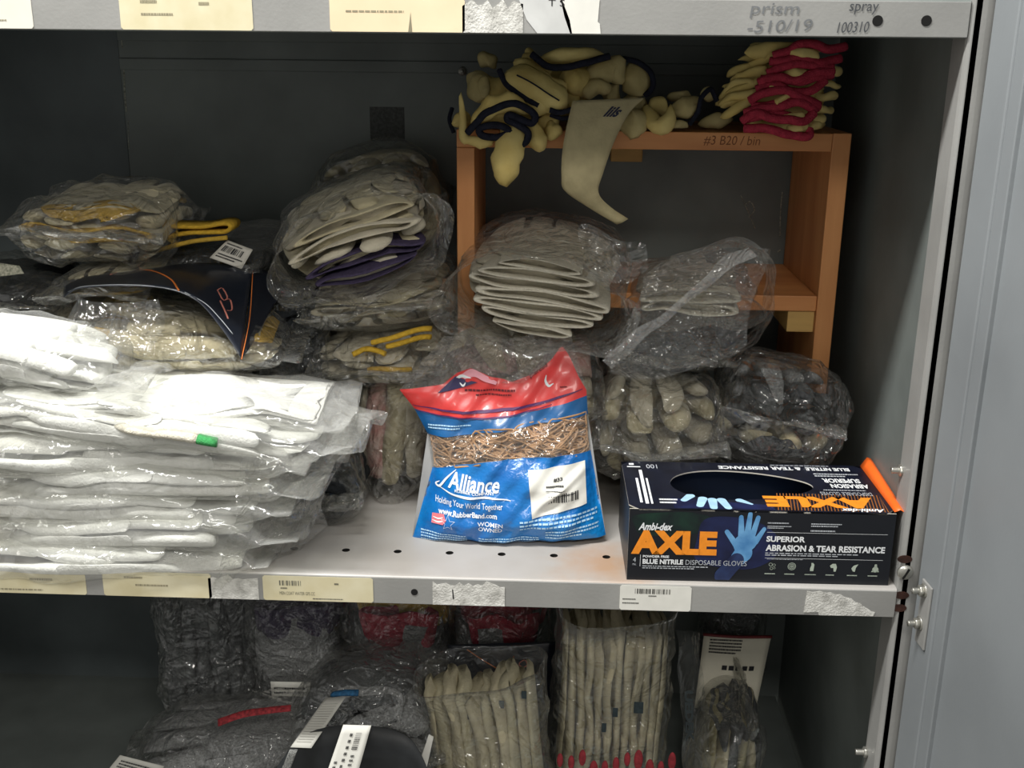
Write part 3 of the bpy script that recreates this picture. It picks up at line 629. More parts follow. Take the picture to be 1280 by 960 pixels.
def paper(name, parent, pts, m, thick=.0006, prints=None, ink=INK, nu=8, bow=0.):
    """four corners (tl, tr, br, bl) -> small sheet; prints(w, h) in metres on it"""
    tl, tr, br, bl = [np.array(p, float) for p in pts]
    nrm = np.cross(tr-tl, bl-tl); nrm /= np.linalg.norm(nrm)
    if nrm[1] > 0: nrm = -nrm
    def q(u, v): return bl*(1-u)*(1-v)+br*u*(1-v)+tl*(1-u)*v+tr*u*v+nrm*bow*math.sin(PI*u)*math.sin(PI*min(1, v+.0))
    P = np.array([[q(i/(nu-1), j/(nu-1)) for j in range(nu)] for i in range(nu)])
    o = obj(name, grid(P, -thick if np.cross(P[1, 0]-P[0, 0], P[0, 1]-P[0, 0])@nrm > 0 else thick), m, parent)
    w, h = np.linalg.norm(br-bl), np.linalg.norm(tl-bl)
    if prints: obj('lettering', lift(prints(w, h), lambda x, y: q(x/w, y/h)+nrm*.0009), ink, o, False)
    return o
# cloth and leather
WHITEC = mat('white_cotton', rgb(232, 232, 228), .9, .04, 60, bump=.5, bscale=420, spec=.1, sheen=.2)
CREAMC = mat('cream_cotton', rgb(194, 186, 166), .92, .07, 50, bump=.6, bscale=380, spec=.1, sheen=.2)
BEIGE = mat('beige_cotton', rgb(190, 180, 150), .92, .08, 45, bump=.6, bscale=340, spec=.1, sheen=.2)
CANVAS = mat('canvas_cloth', rgb(184, 175, 148), .92, .1, 40, bump=.6, bscale=340, spec=.1)
GREYK = mat('grey_knit', rgb(146, 147, 148), .92, .2, 420, bump=.7, bscale=500, spec=.1)
DGREY = mat('charcoal_knit', rgb(92, 94, 96), .9, .2, 300, bump=.6, bscale=400, spec=.15)
BLACKK = mat('black_knit', rgb(40, 43, 46), .85, .2, 200, bump=.6, bscale=400, spec=.2)
YCUFF = mat('yellow_cuff', rgb(208, 168, 60), .9, .12, 200, bump=.8, bscale=600, spec=.1)
OCUFF = mat('ochre_cuff', rgb(196, 160, 66), .9, .12, 200, bump=.8, bscale=600, spec=.1)
PCUFF = mat('purple_cuff', rgb(74, 66, 90), .9, .12, 200, bump=.8, bscale=600, spec=.1)
RCUFF = mat('red_cuff', rgb(172, 56, 74), .9, .12, 200, bump=.8, bscale=600, spec=.1)
WCUFF2 = mat('bright_rib_cuff', rgb(232, 231, 226), .92, .04, 300, bump=.8, bscale=600, spec=.1)
WCUFF = mat('white_rib_cuff', rgb(210, 204, 188), .92, .06, 300, bump=.8, bscale=600, spec=.1)
PINK = mat('pinkish_cotton', rgb(206, 184, 172), .92, .12, 60, bump=.6, bscale=340, spec=.1, col2=rgb(188, 132, 126))
LEATHER = mat('yellow_leather', rgb(218, 200, 134), .8, .1, 26, bump=.5, bscale=120, spec=.2, col2=rgb(198, 174, 104))
LEATHER2 = mat('tan_leather', rgb(200, 186, 136), .8, .1, 26, bump=.5, bscale=120, spec=.2, col2=rgb(172, 156, 106))
NAVYT = mat('navy_trim', rgb(34, 36, 48), .85, .15, 200, bump=.6, bscale=500, spec=.15)
CARDN = mat('navy_card', rgb(34, 38, 48), .28, .12, 20, spec=.6, col2=rgb(26, 30, 40))
# ------------------------------------------------------------------ pile of bagged white gloves, front left
WS = 'clear bags of white gloves in the tall front stack'
sx0 = -60
rows = [  # px x0, y0, x1, y1 (front face), Y, D, rot
    ((-70, 680, 300, 724), -.006, .13, (0, 0, 1), 'clear bag of white gloves at the bottom of the bright stack, touching the labelled lip'),
    ((-60, 648, 318, 692), -.006, .13, (0, 0, 0), 'clear bag of white gloves second from the bottom of the bright stack'),
    ((-70, 617, 335, 660), -.007, .13, (0, -.5, 0), 'clear bag of white gloves third from the bottom of the bright stack'),
    ((-50, 585, 335, 630), -.007, .13, (0, -.5, 0), 'clear bag of white gloves fourth from the bottom of the bright stack'),
    ((-70, 550, 350, 598), -.008, .13, (0, 1, 0), 'clear bag of white gloves just under the jutting bag of the bright stack'),
]
KW = dict(cols=1, fe=.7, tail=(.015, .035), gl=.95, round_=.2, squash=1.35, cuffw=.3)
for i, (pb, Y, D, rot, lab) in enumerate(rows):
    make_bag('glove_bag', lab, 'bag of gloves', WS, pb, Y, D, 'x+' if i % 2 else 'x-', 2, WHITEC, WCUFF2, 100+i, FILMB, rot, flip=.4, hc=.03, famp=.003, ff=15, wavy=.006, **KW)
b = make_bag('glove_bag', 'clear bag of white gloves with a green-banded cuff, jutting furthest from the bright stack', 'bag of gloves', WS, (-60, 512, 392, 564), -.012, .13, 'x+', 3, WHITEC, WCUFF2, 120, FILMB, (0, 3, -2), hc=.06, famp=.004, ff=15, wavy=.007, **KW)
gt = [(300, 574), (345, 572), (390, 572), (436, 566)]; gm_ = [(292, 640), (335, 650), (372, 640), (404, 615)]; gb_ = [(262, 738), (300, 742), (345, 716), (408, 655)]
def drape(T, Mi, Bo, Yt, Ym, Yb, seed, amp):
    a = spline([at(x, y, Yt+i*.02) for i, (x, y) in enumerate(T)], 40); m = spline([at(x, y, Ym+i*.022) for i, (x, y) in enumerate(Mi)], 40); b2 = spline([at(x, y, Yb+i*.026) for i, (x, y) in enumerate(Bo)], 40)
    S = np.array([spline([a[k], m[k], b2[k]], 30) for k in range(40)]); Q = S.reshape(-1, 3); Q = Q+wob(Q, seed, 24, amp)+np.outer(crumple(Q, seed, 22, amp), [0, -1, 0]); return grid(Q.reshape(S.shape))
obj('plastic_film', drape(gt, gm_, gb_, -.015, -.02, -.012, 5, .004), FILM, b)
# ribbed cuff with green band lying at its front
p0 = at(170, 538, -.012); p1 = at(272, 553, -.012)
P = spline([p0+[-.02, .01, .002], p0, (p0+p1)/2+[0, -.002, .002], p1], 20); tt = np.linspace(0, 1, 20)
rib = .0075+.0003*np.sin(np.arange(20)*2.6)
obj('ribbed_cuff', tube(P[:17], rib[:17], 16, rz=rib[:17]*.62), WCUFF, b)
obj('cuff_band', tube(P[16:], rib[16:]*1.04, 16, rz=rib[16:]*.64), mat('green_band', rgb(62, 150, 84), .9, .15, 300, bump=.8, bscale=600), b)
make_bag('glove_bag', 'clear bag of white gloves topping the bright stack, under the dark header card', 'bag of gloves', WS, (-60, 462, 388, 520), .0, .13, 'x-', 3, WHITEC, WCUFF2, 131, FILMB, (0, 3.5, 1), hc=.25, famp=.004, ff=15, wavy=.008, **KW)
make_bag('glove_bag', 'clear bag of white gloves slumped over the near end of the stack top', 'bag of gloves', WS, (-90, 420, 122, 484), .0, .11, 'x+', 2, WHITEC, WCUFF2, 151, FILMB, (0, 10, -4), hc=.08, famp=.005, ff=14, wavy=.010, **KW)
# dark bag squeezed behind the white stack
make_bag('dark_bag', 'black plastic-wrapped bag of dark gloves squeezed behind the white glove stack', 'bag of gloves', None, (330, 560, 440, 668), .10, .13, 'y-', 4, BLACKK, None, 160, FILMD, (0, 0, 0), hc=.1, fe=.6, famp=.006, grow=1.03)
# ------------------------------------------------------------------ back left columns
YB = 'clear bags of gloves with yellow cuffs'
make_bag('glove_bag', 'crinkled clear bag of cream gloves, topmost of the column at the shadowed end', 'bag of gloves', YB, (2, 202, 176, 330), .125, .2, 'y+', 5, BEIGE, OCUFF, 201, FILM, (0, 2, 6), cols=1, flip=.35, hc=.2, fe=.7, famp=.006, ff=18, wavy=.006, tail=(.01, .02))
make_bag('glove_bag', 'clear bag of cream gloves with yellow cuffs pressed under the topmost crinkled bag', 'bag of gloves', YB, (56, 318, 180, 378), .13, .2, 'y+', 3, BEIGE, OCUFF, 202, FILMD, (0, 0, 3), flip=.5, hc=.12, fe=.7, famp=.005)
make_bag('glove_bag', 'clear bag of ochre-cuffed gloves at the foot of the column behind the stack', 'bag of gloves', YB, (20, 368, 172, 655), .135, .2, 'y+', 7, BEIGE, OCUFF, 203, FILMD, (0, 0, -3), flip=.6, hc=.1, fe=.7, famp=.005)
db_ = make_bag('dark_bag', 'dark bag of gloves with a small speckled tag beside the column of cream gloves', 'bag of gloves', None, (-110, 326, 46, 412), .12, .18, 'y+', 3, BLACKK, None, 204, FILMD, (0, 0, 4), hc=.12, fe=.7, famp=.006)
paper('speckled_tag', db_, [at(-6, 328, .112), at(24, 332, .112), at(30, 342, .11), at(-4, 346, .11)], mat('speckled_paper', rgb(170, 166, 150), .7, .3, 400, col2=rgb(96, 100, 84)))
make_bag('dark_bag', 'lower dark bag of gloves standing on the shelf beside the column of cream gloves', 'bag of gloves', None, (-110, 404, 18, 655), .135, .17, 'y+', 4, BLACKK, None, 214, FILMD, (0, 0, 3), hc=.1, fe=.7, famp=.005)
# dark gloves with the yellow cuff loop
d_ = make_bag('glove_bag', 'bag of dark gloves with one bright yellow cuff loop behind the header card', 'bag of gloves', None, (186, 285, 320, 350), .22, .17, 'y-', 2, BLACKK, BLACKK, 205, FILMD, (4, -3, 0), hc=.15, fe=.7, famp=.004, grow=1.12)
pts = [(172, 300), (178, 289), (196, 283), (225, 283), (255, 283), (280, 279), (289, 282), (283, 289), (262, 290), (236, 291), (210, 296), (190, 304), (178, 308)]
P = np.array([at(x, y, .205) for x, y in pts]); P = spline(np.vstack([P, P[:1]]), 60)
q = np.stack([P+[0, -.006, 0], P+[0, .03, .004]]); R = []
N2 = np.zeros_like(P); tg = frame_along(P); N2 = np.c_[-tg[:, 2], np.zeros(60), tg[:, 0]]
prof = [(-.004, -.0022), (-.007, 0), (-.004, .0022), (.03, .0022), (.03, -.0022)]
R = np.array([[P[i]+np.array([0, a, 0])+N2[i]*b2 for a, b2 in prof] for i in range(60)])
obj('yellow_cuff', rings(R, False, False), YCUFF, d_, label='bright yellow knit cuff loop')
pts = [(181, 318), (200, 312), (240, 302), (284, 297)]
P = spline([at(x, y, .2) for x, y in pts], 24); obj('yellow_cuff', tube(P, .0032, 8, rz=.0026), OCUFF, d_)
make_bag('dark_bag', 'dark bag of black gloves filling the gap under the yellow cuff loop', 'bag of gloves', None, (200, 345, 330, 600), .24, .18, 'y-', 5, BLACKK, None, 215, FILMD, (0, 0, 0), hc=.1, fe=.7, famp=.005)
# ------------------------------------------------------------------ bag with the folded navy header card
hb = make_bag('glove_bag', 'clear bag of cream gloves under a folded navy header card on the stack', 'bag of gloves', None, (108, 366, 326, 470), .10, .13, 'x+', 3, BEIGE, YCUFF, 210, FILM, (0, 4, 4), cols=1, flip=.5, hc=.18, fe=.7, famp=.005, wavy=.010)
fe_ = [(80, 372, .10), (100, 361, .095), (150, 358, .09), (205, 361, .09), (245, 376, .09), (275, 409, .085), (302, 449, .08)]
bk_ = [(82, 352, .19), (120, 345, .2), (160, 340, .2), (205, 333, .2), (245, 330, .2), (282, 331, .2), (316, 338, .2)]
L_ = spline([at(*p) for p in fe_], 40); B_ = spline([at(*p) for p in bk_], 40); t = np.linspace(0, 1, 14)
Pc = L_[:, None]*(1-t[None, :, None])+B_[:, None]*t[None, :, None]; Pc[:, :, 2] += (np.sin(t*PI)*.006)[None, :]
hc_ = obj('header_card', grid(Pc, .0008), CARDN, hb, label='folded navy header card')
t2 = np.linspace(0, 1, 10); side = np.array([at(302, 449, .08), at(318, 425, .12), at(336, 392, .17), at(352, 366, .22)]); top2 = np.array([at(316, 338, .2), at(322, 336, .215), at(330, 338, .23), at(346, 350, .25)])
S_ = spline(side, 12); T_ = spline(top2, 12)
obj('header_flap', grid(S_[:, None]*(1-t2[None, :, None])+T_[:, None]*t2[None, :, None], .0008), CARDN, hc_)
OL = mat('orange_line', rgb(226, 128, 60), .4); LL = mat('pale_edge', rgb(190, 196, 200), .4)
def on_card(u, v, d=-.0012):
    i = min(38.999, max(0, u*39)); j = min(12.999, max(0, v*13)); a, b2 = int(i), int(j); p = Pc[a, b2]*(1-(i-a))*(1-(j-b2))+Pc[a+1, b2]*(i-a)*(1-(j-b2))+Pc[a, b2+1]*(1-(i-a))*(j-b2)+Pc[a+1, b2+1]*(i-a)*(j-b2)
    n = np.cross(Pc[a+1, b2]-Pc[a, b2], Pc[a, b2+1]-Pc[a, b2]); n /= np.linalg.norm(n); n = n*(1 if n@(CP-p) > 0 else -1); return p+n*.0012
def stripe(pts, w, m, par):
    P = spline([on_card(u, v) for u, v in pts], 24); return obj('printed_stripe', tube(P, w, 6, rz=.0003), m, par)
stripe([(.36, .75), (.45, .5), (.53, .25), (.57, .02)], .0011, OL, hc_); stripe([(.60, .03), (.72, .06), (.82, .08), (.92, .09)], .0008, LL, hc_)
stripe([(.06, .05), (.2, .02), (.4, .015), (.56, .012)], .0006, LL, hc_)
lg = mat('pinkish_print', rgb(198, 124, 110), .5)
obj('emblem', join(*[tube(spline([on_card(*q) for q in qs], 12), .0010, 6, rz=.0003) for qs in ([(.80, .42), (.83, .50), (.865, .42), (.84, .34), (.80, .42)], [(.85, .36), (.885, .42), (.90, .32), (.87, .26)], [(.82, .30), (.86, .22), (.88, .18)])]), lg, hc_)
obj('emblem', join(*[tube(spline([on_card(*q) for q in qs], 10), .0008, 6, rz=.0003) for qs in ([(.20, .55), (.24, .75), (.30, .55)], [(.28, .4), (.33, .7), (.37, .72)])]), lg, hc_)
sl_ = lambda k: S_[k]
obj('fold_line', tube(spline([at(302, 449, .078), at(312, 398, .13), at(316, 339, .198)], 16), .0005, 6), OL, hc_)
paper('barcode_label', hb, [at(284, 300, .205), at(316, 312, .205), at(302, 336, .19), at(262, 322, .19)], mat('grey_paper', rgb(198, 194, 184), .6, .04), prints=lambda w, h: join2(bars(w*.1, h*.45, w*.75, h*.3, 71, 12), tiny(w*.1, h*.12, w*.8, h*.25, 72, 2), tiny(w*.1, h*.8, w*.8, h*.12, 73)))
# loose film at its near end
obj('plastic_film', grid(sheet([at(95, 372, .07), at(82, 400, .06), at(76, 432, .05)], [at(200, 372, .09), at(205, 405, .08), at(190, 440, .07)], amp=.006, seed=3)), FILM, hb)
# ------------------------------------------------------------------ middle left: purple cuffs and the bags below
pbag = make_bag('glove_bag', 'clear rolled bag of cream gloves with purple cuffs on the cream glove pile', 'bag of gloves', None, (326, 200, 526, 338), .16, .19, 'y-', 6, [CREAMC, BEIGE], [PCUFF, PCUFF, BEIGE, CREAMC, BEIGE, CREAMC], 301, FILM, (6, -22, 10), flip=.3, hc=.2, fe=.85, famp=.005, open0=True, tail=(.03, .02), grow=1.07, wavy=.008, squash=1.1)
make_bag('glove_bag', 'dull clear bag of cream gloves behind the purple-cuffed bag, against the cabinet back', 'bag of gloves', None, (395, 180, 552, 330), .345, .10, 'y+', 4, BEIGE, None, 302, FILMD, (0, -8, 0), hc=.1, fe=.8, famp=.006)
CB = 'clear bags of cream gloves piled between the header card and the rubber band bag'
make_bag('glove_bag', 'clear bag of cream gloves directly below the purple-cuffed bag', 'bag of gloves', CB, (382, 328, 556, 416), .19, .20, 'y-', 5, [CREAMC, BEIGE], [CREAMC, BEIGE, CREAMC, BEIGE], 303, FILM, (0, -4, 0), flip=.3, hc=.12, fe=.7, famp=.005, wavy=.006)
yb_ = make_bag('glove_bag', 'clear bag of cream gloves with bright yellow cuffs, above the pink-striped bag', 'bag of gloves', CB, (384, 402, 560, 492), .18, .20, 'y-', 5, CREAMC, [CREAMC, BEIGE, YCUFF, CREAMC, YCUFF], 304, FILM, (0, -4, 0), flip=.35, hc=.12, fe=.7, famp=.005, wavy=.006)
for pts in ([(466, 428), (480, 421), (505, 417), (540, 412)], [(484, 430), (510, 427), (538, 424)], [(440, 446), (462, 438), (482, 440)], [(458, 466), (485, 458), (515, 462)]):
    P = spline([at(x, y, .176) for x, y in pts], 20); P = P+wob(P, 3, 30, .003); obj('yellow_cuff', tube(P, .0042, 10, rz=.003), YCUFF, yb_)
make_bag('glove_bag', 'clear bag of pinkish striped gloves on the shelf, beside the rubber band bag', 'bag of gloves', None, (432, 478, 556, 614), .19, .19, 'z-', 5, [CREAMC, PINK, BEIGE, CREAMC, PINK], None, 305, FILM, (0, 4, 0), hc=.05, fe=.75, famp=.006, tail=(.0, .0), wavy=.006, thumb=False, boxy=True)
make_bag('dark_bag', 'dark bag of black gloves between the header card and cream glove pile', 'bag of gloves', None, (318, 352, 398, 560), .20, .18, 'y-', 5, BLACKK, BLACKK, 306, FILM, (0, 5, 0), hc=.08, fe=.7, famp=.006)
# ------------------------------------------------------------------ middle: rolled bag, bag behind the rubber bands
rb_ = make_bag('glove_bag', 'round rolled clear bag of cream gloves under the hanging paper band', 'bag of gloves', None, (580, 268, 786, 412), .145, .24, 'y-', 7, CREAMC, WCUFF, 401, FILM, (4, 3, -4), hc=.16, fe=.95, famp=.004, open0=True, tail=(.03, .01), grow=1.13, wavy=.004, round_=.8, gw=1., cuffw=.3, cw=.25)
obj('plastic_film', grid(sheet([at(722, 278, .16), at(770, 296, .145), at(812, 312, .13)], [at(724, 345, .14), at(770, 352, .125), at(806, 330, .12)], 24, 14, .006, 5, 24)), FILM, rb_)
make_bag('glove_bag', 'clear bag of greyish gloves standing behind the blue and red rubber band bag', 'bag of gloves', None, (540, 404, 752, 596), .18, .17, 'y+', 6, [CREAMC, PINK, BEIGE], None, 402, FILM, (0, 0, 0), hc=.1, fe=.6, famp=.006, flip=.4)
# bag on the wooden unit's middle board
mb = make_bag('glove_bag', 'loose clear bag with folded white cuffs on the middle board of the wooden unit', 'bag of gloves', None, (798, 346, 952, 392), .205, .22, 'y-', 2, CREAMC, WCUFF, 403, FILM0, (3, -3, -4), hc=.06, fe=.8, famp=.004, grow=1.1, wavy=.005, cuffw=.3, open0=True, cw=.3, tail=(.015, .01))
loop = [(760, 458), (800, 420), (838, 390), (880, 352), (915, 322), (938, 312)]
obj('film_fold', grid(sheet([at(x-4, y-5, .16) for x, y in loop], [at(x+6, y+5, .165) for x, y in loop], 30, 6, .003, 6)), film_mat('hazy_film', haze=.2, fac=(.12, .7)), mb)
lp = [(836, 322), (880, 305), (930, 298), (962, 318), (970, 360), (962, 400), (940, 432), (905, 452)]
obj('plastic_film', grid(sheet([at(x, y, .15) for x, y in lp], [at(870+(x-870)*.86, 375+(y-375)*.84, .20) for x, y in lp], 44, 9, .004, 7)), FILM, mb)
obj('plastic_film', grid(sheet([at(800, 345, .19), at(850, 320, .19), at(905, 302, .19), at(955, 312, .18)], [at(770, 460, .16), at(825, 470, .155), at(880, 460, .155), at(940, 425, .16)], 30, 24, .006, 8, 12)), FILM0, mb)
# ------------------------------------------------------------------ right: behind the glove box
dk = make_bag('dark_bag', 'dark crinkled bag lying on the fingertip bag, below the middle board', 'bag of gloves', None, (768, 398, 915, 470), .215, .2, 'y-', 3, BLACKK, None, 501, FILM, (0, 0, 0), hc=.12, fe=.7, famp=.007, grow=1.1)
make_bag('glove_bag', 'clear shiny bag of cream gloves with rounded fingertips, behind the glove box', 'bag of gloves', None, (744, 460, 908, 612), .165, .23, 'y+', 4, [BEIGE, CREAMC], None, 502, FILM, (0, 0, 0), hc=.12, fe=.6, famp=.007, ff=20, flip=.0, wavy=.006, thumb=False, squash=1.2)
make_bag('glove_bag', 'clear wedge-shaped bag of grey gloves with yellow flecks, beside the cabinet wall', 'bag of gloves', None, (908, 425, 1072, 620), .15, .25, 'y+', 5, [GREYK, BEIGE, DGREY, DGREY, GREYK], [DGREY, OCUFF], 503, FILM, (-14, 8, -6), hc=.25, fe=.6, famp=.007, ff=20, flip=.5, wavy=.008)
# ------------------------------------------------------------------ printed bag of rubber bands, standing in front
BLUE = mat('blue_print_film', rgb(16, 124, 196), .28, .12, 18, spec=.6, coat=.3, col2=rgb(10, 96, 172), bump=.7, bscale=34, bdist=.008)
DBLUE = mat('deep_blue_film', rgb(22, 92, 150), .32, .1, 18, spec=.6, coat=.2, bump=.3, bscale=40, bdist=.003)
REDF = mat('red_print_film', rgb(222, 62, 60), .35, .1, 18, spec=.5, coat=.2, bump=.3, bscale=40, bdist=.003)
TANB = mat('tan_rubber', rgb(178, 138, 100), .6, .2, 60, spec=.3)
rbag = thing('rubber_band_bag', 'blue and red printed clear bag of tan rubber bands, standing on the shelf front', 'bag of rubber bands', atz(638, 676, .0))
Le = np.array([(674, 515), (662, 518), (650, 524), (605, 538), (582, 541), (570, 540), (545, 536), (520, 525), (505, 514), (488, 498), (470, 520), (455, 540), (418, 556), (396, 560)], float)[::-1]
Re = np.array([(674, 759), (655, 753), (610, 743), (570, 739), (535, 736), (505, 734), (487, 733), (470, 727), (447, 718), (430, 712), (396, 708)], float)[::-1]
xl = lambda y: np.interp(y, Le[:, 0], Le[:, 1]); xr = lambda y: np.interp(y, Re[:, 0], Re[:, 1])
bulg = lambda y: np.interp(y, [396, 440, 490, 540, 600, 645, 668, 677], [.001, .004, .012, .022, .031, .030, .017, .001])
def BF(px, py, lift_=0., back=False):
    s = np.clip((px-xl(py))/(xr(py)-xl(py))*2-1, -1, 1); p = at(px, py, .092+(676-py)*.00026)
    q = bulg(py)*(1-abs(s)**3.2)**.8
    wr = .0017*(math.sin(px*.09+py*.05)+math.sin(px*.05-py*.13+1)+.7*math.sin(px*.21+py*.17))*(1-abs(s)**4)
    if back: return p+[0, q*.8, 0]
    ridge = -.008*max(0, 1-abs((py-603)+(px-698)*.72)/9)*(1 if 664 < px < 735 else 0)*max(0, 1-abs(px-700)/38)
    return p+[0, -q-wr+ridge-lift_, 0]
def curve(pts): pts = np.array(pts, float); return lambda x: np.interp(x, pts[:, 0], pts[:, 1])
cA = curve([(538, 584), (560, 577), (600, 567), (650, 562.5), (700, 561), (740, 562)]); cB = curve([(522, 542), (560, 540), (620, 532), (680, 523), (736, 517)])
cC = curve([(508, 509), (550, 515), (600, 518), (650, 512), (700, 502), (734, 494)]); cBot = curve([(515, 675), (560, 677), (640, 676.5), (700, 672), (760, 668)])
cD = curve([(497, 487), (520, 483), (555, 478), (572, 464), (590, 457), (612, 467), (640, 474), (665, 466), (690, 447), (702, 431), (712, 445), (722, 468), (734, 489)])
cE = curve([(548, 421), (600, 417), (640, 423), (680, 415), (708, 402)])
def zone(c0, c1, nr, lift_=0., back=False, ns=72):
    """rows between two boundary curves across the bag"""
    P = np.zeros((nr, ns, 3))
    def edge(c, side):
        y = 560.
        for _ in range(30): y = c(xl(y) if side < 0 else xr(y))
        return (xl(y) if side < 0 else xr(y))
    for i in range(nr):
        t = i/(nr-1); a0, a1, b0, b1 = edge(c0, -1), edge(c0, 1), edge(c1, -1), edge(c1, 1)
        for j in range(ns):
            s = j/(ns-1); x0 = a0+(a1-a0)*s; x1 = b0+(b1-b0)*s; y = c0(x0)*(1-t)+c1(x1)*t; x = x0*(1-t)+x1*t; P[i, j] = BF(x, y, lift_, back)
    return P
obj('back_panel_film', grid(zone(cBot, cB, 40, 0, True)), mat('pale_back_film', rgb(150, 150, 150), .5, .1), rbag)
blue = obj('blue_panel', grid(zone(cBot, cA, 40)), BLUE, rbag, label='printed blue lower panel')
obj('blue_stripe', grid(zone(cB, cC, 14)), DBLUE, rbag, label='dark blue stripe')
red = obj('red_panel', grid(zone(cC, cD, 22)), REDF, rbag, label='torn red top panel')
obj('window_film', grid(zone(cA, cB, 16, .0012)), FILM0, rbag)
obj('torn_clear_top', grid(zone(cD, cE, 18)), film_mat('clear_top', haze=.10, rough=.1, fac=(.08, .7), bscale=60, bstr=.9, tint=(.97, .93, .92)), rbag)
P = spline([BF(x, y) for x, y in ((640, 472), (664, 455), (690, 425), (708, 398), (712, 404), (706, 430))], 30)
obj('torn_clear_top', grid(sheet([BF(x, y, .003) for x, y in ((628, 474), (660, 452), (690, 420), (709, 398))], [BF(x, y, .006) for x, y in ((655, 474), (685, 450), (703, 428), (712, 400))], 24, 8, .002, 4, 40)), FILM, rbag)
# the bands
g = random.Random(8); V = []; F = []; n0 = 0
for k in range(130):
    cx = g.uniform(545, 728); y0 = (cA(cx)+cB(cx))/2; cy = y0+g.uniform(-24, 24); a = g.uniform(12, 48); b2 = g.uniform(3, 13); th = g.gauss(0, .45); dz = g.uniform(-.011, -.0008); ph = g.uniform(0, 6)
    pts = []
    for i in range(22):
        t = 2*PI*i/22; u = a*math.cos(t); v = b2*math.sin(t)+3*math.sin(2*t+ph)
        x = cx+u*math.cos(th)-v*math.sin(th); y = cy+u*math.sin(th)+v*math.cos(th)
        y = min(cA(x)+3, max(cB(x)-3, y)); x = min(xr(y)-3, max(xl(y)+3, x)); pts.append(BF(x, y, dz+.0006*math.sin(3*t+ph)))
    v, f = tube(spline(np.array(pts+pts[:1]), 44), (.00125), 6, caps=False); V.append(v); F += [[i+n0 for i in q] for q in f]; n0 += len(v)
obj('rubber_bands', (np.concatenate(V), F), TANB, rbag, kind='stuff')
obj('rubber_band_mass', grid(zone(cA, cB, 16, -.012)), mat('tan_rubber_mass', rgb(130, 98, 66), .7, .3, 120, bump=.9, bscale=120), rbag, kind='stuff')
# print
def pxtxt(s, x0, y0, x1, y1, slope=0., **k):
    v, f = txt(s, x1-x0, y1-y0, **k); return np.c_[x0+v[:, 0], y1-v[:, 1]+slope*v[:, 0]], f
def pxt(x0, y0, x1, y1, seed, lines=1, slope=0.):
    v, f = tiny(0, 0, x1-x0, y1-y0, seed, lines); return np.c_[x0+v[:, 0], y1-v[:, 1]+slope*v[:, 0]], f
BP = lambda u, v: BF(u, v, .0011)
swoosh = []
sp = spline([(549, 598, 0), (547, 600, 0), (550, 602, 0), (557, 595, 0), (566, 583, 0), (570, 580, 0)], 24)
def strip2(pts, w):
    P = spline([(a, b, 0) for a, b in pts], 24)[:, :2]; T = np.gradient(P, axis=0); T /= np.linalg.norm(T, axis=1, keepdims=True); N = np.c_[-T[:, 1], T[:, 0]]; tt = np.sin(np.linspace(.1, PI-.1, 24))[:, None]*w/2+.25
    V = np.vstack([P+N*tt, P-N*tt]); return V, [[i, i+1, 24+i+1, 24+i] for i in range(23)]
logo = [pxtxt('Alliance', 562, 581, 626, 600, .06, bold=.02, shear=.25), strip2([(572, 579), (560, 590), (551, 601), (546, 599), (551, 595)], 2.2), strip2([(551, 602), (575, 608), (605, 608), (640, 612)], 2.4), pxtxt('RUBBER COMPANY', 571, 600, 620, 603.5, .05, bold=.02)]
obj('lettering', lift(join2(*logo), BP), WH, blue, False, 'white script lettering')
obj('lettering', lift(join2(pxtxt('Holding Your World Together', 546, 613, 630, 623, .03, bold=.005), pxtxt('www.RubberBand.com', 550, 626, 623, 633, .03, bold=.03), pxtxt('WOMEN', 599, 639.5, 630, 645, .02, bold=.01), pxtxt('OWNED', 600, 646.5, 629, 652, .02, bold=.01)), BP), WH, blue, False, 'white lettering')
obj('lettering', lift(join2(pxt(651, 635, 746, 650, 61, 3, -.06), pxt(527, 656, 585, 671, 62, 4, .03), pxt(600, 661, 674, 671, 63, 3), pxt(682, 651, 748, 665, 64, 3, -.06)), BP), mat('pale_blue_print', rgb(178, 214, 238), .5), blue, False)
flag = [poly2([(542, 634), (557, 633), (560, 640), (556, 645), (541, 646)])]
obj('flag_emblem', lift(join2(*flag), lambda u, v: BF(u, v, .0009)), mat('flag_red', rgb(226, 120, 128), .5), blue, False)
obj('flag_stripes', lift(join2(strip2([(543, 638), (550, 639), (556, 637)], 1.2), strip2([(542, 642), (549, 643), (556, 641)], 1.2)), BP), WH, blue, False)
st = []; C_ = (562.5, 642)
sp_ = [(C_[0]+(9.5 if i % 2 == 0 else 4)*math.sin(PI*i/5), C_[1]-(9.5 if i % 2 == 0 else 4)*math.cos(PI*i/5)) for i in range(10)]
for a, b in zip(sp_, sp_[1:]+sp_[:1]): st.append(poly2([(a[0], a[1]), (b[0], b[1]), (b[0]*.91+C_[0]*.09, b[1]*.91+C_[1]*.09), (a[0]*.91+C_[0]*.09, a[1]*.91+C_[1]*.09)]))
obj('star_outline', lift(join2(*st), BP), WH, blue, False)
def quadgrid(q, lift_, n=26):
    tl, tr, br, bl = np.array(q, float); P = np.zeros((n, n, 3))
    for i in range(n):
        for j in range(n):
            u, v = i/(n-1), j/(n-1); p = (bl*(1-u)+br*u)*(1-v)+(tl*(1-u)+tr*u)*v; P[i, j] = BF(p[0], p[1], lift_)
    return P
stk = obj('white_sticker', grid(quadgrid([(661, 576), (731, 571), (733, 622), (666, 634)], .0010)), WHITE, rbag, label='creased white barcode sticker')
v, f = bars(686, 0, 38, 11, 91, 20); v = np.c_[v[:, 0], 617-v[:, 1]-(v[:, 0]-686)*.08]
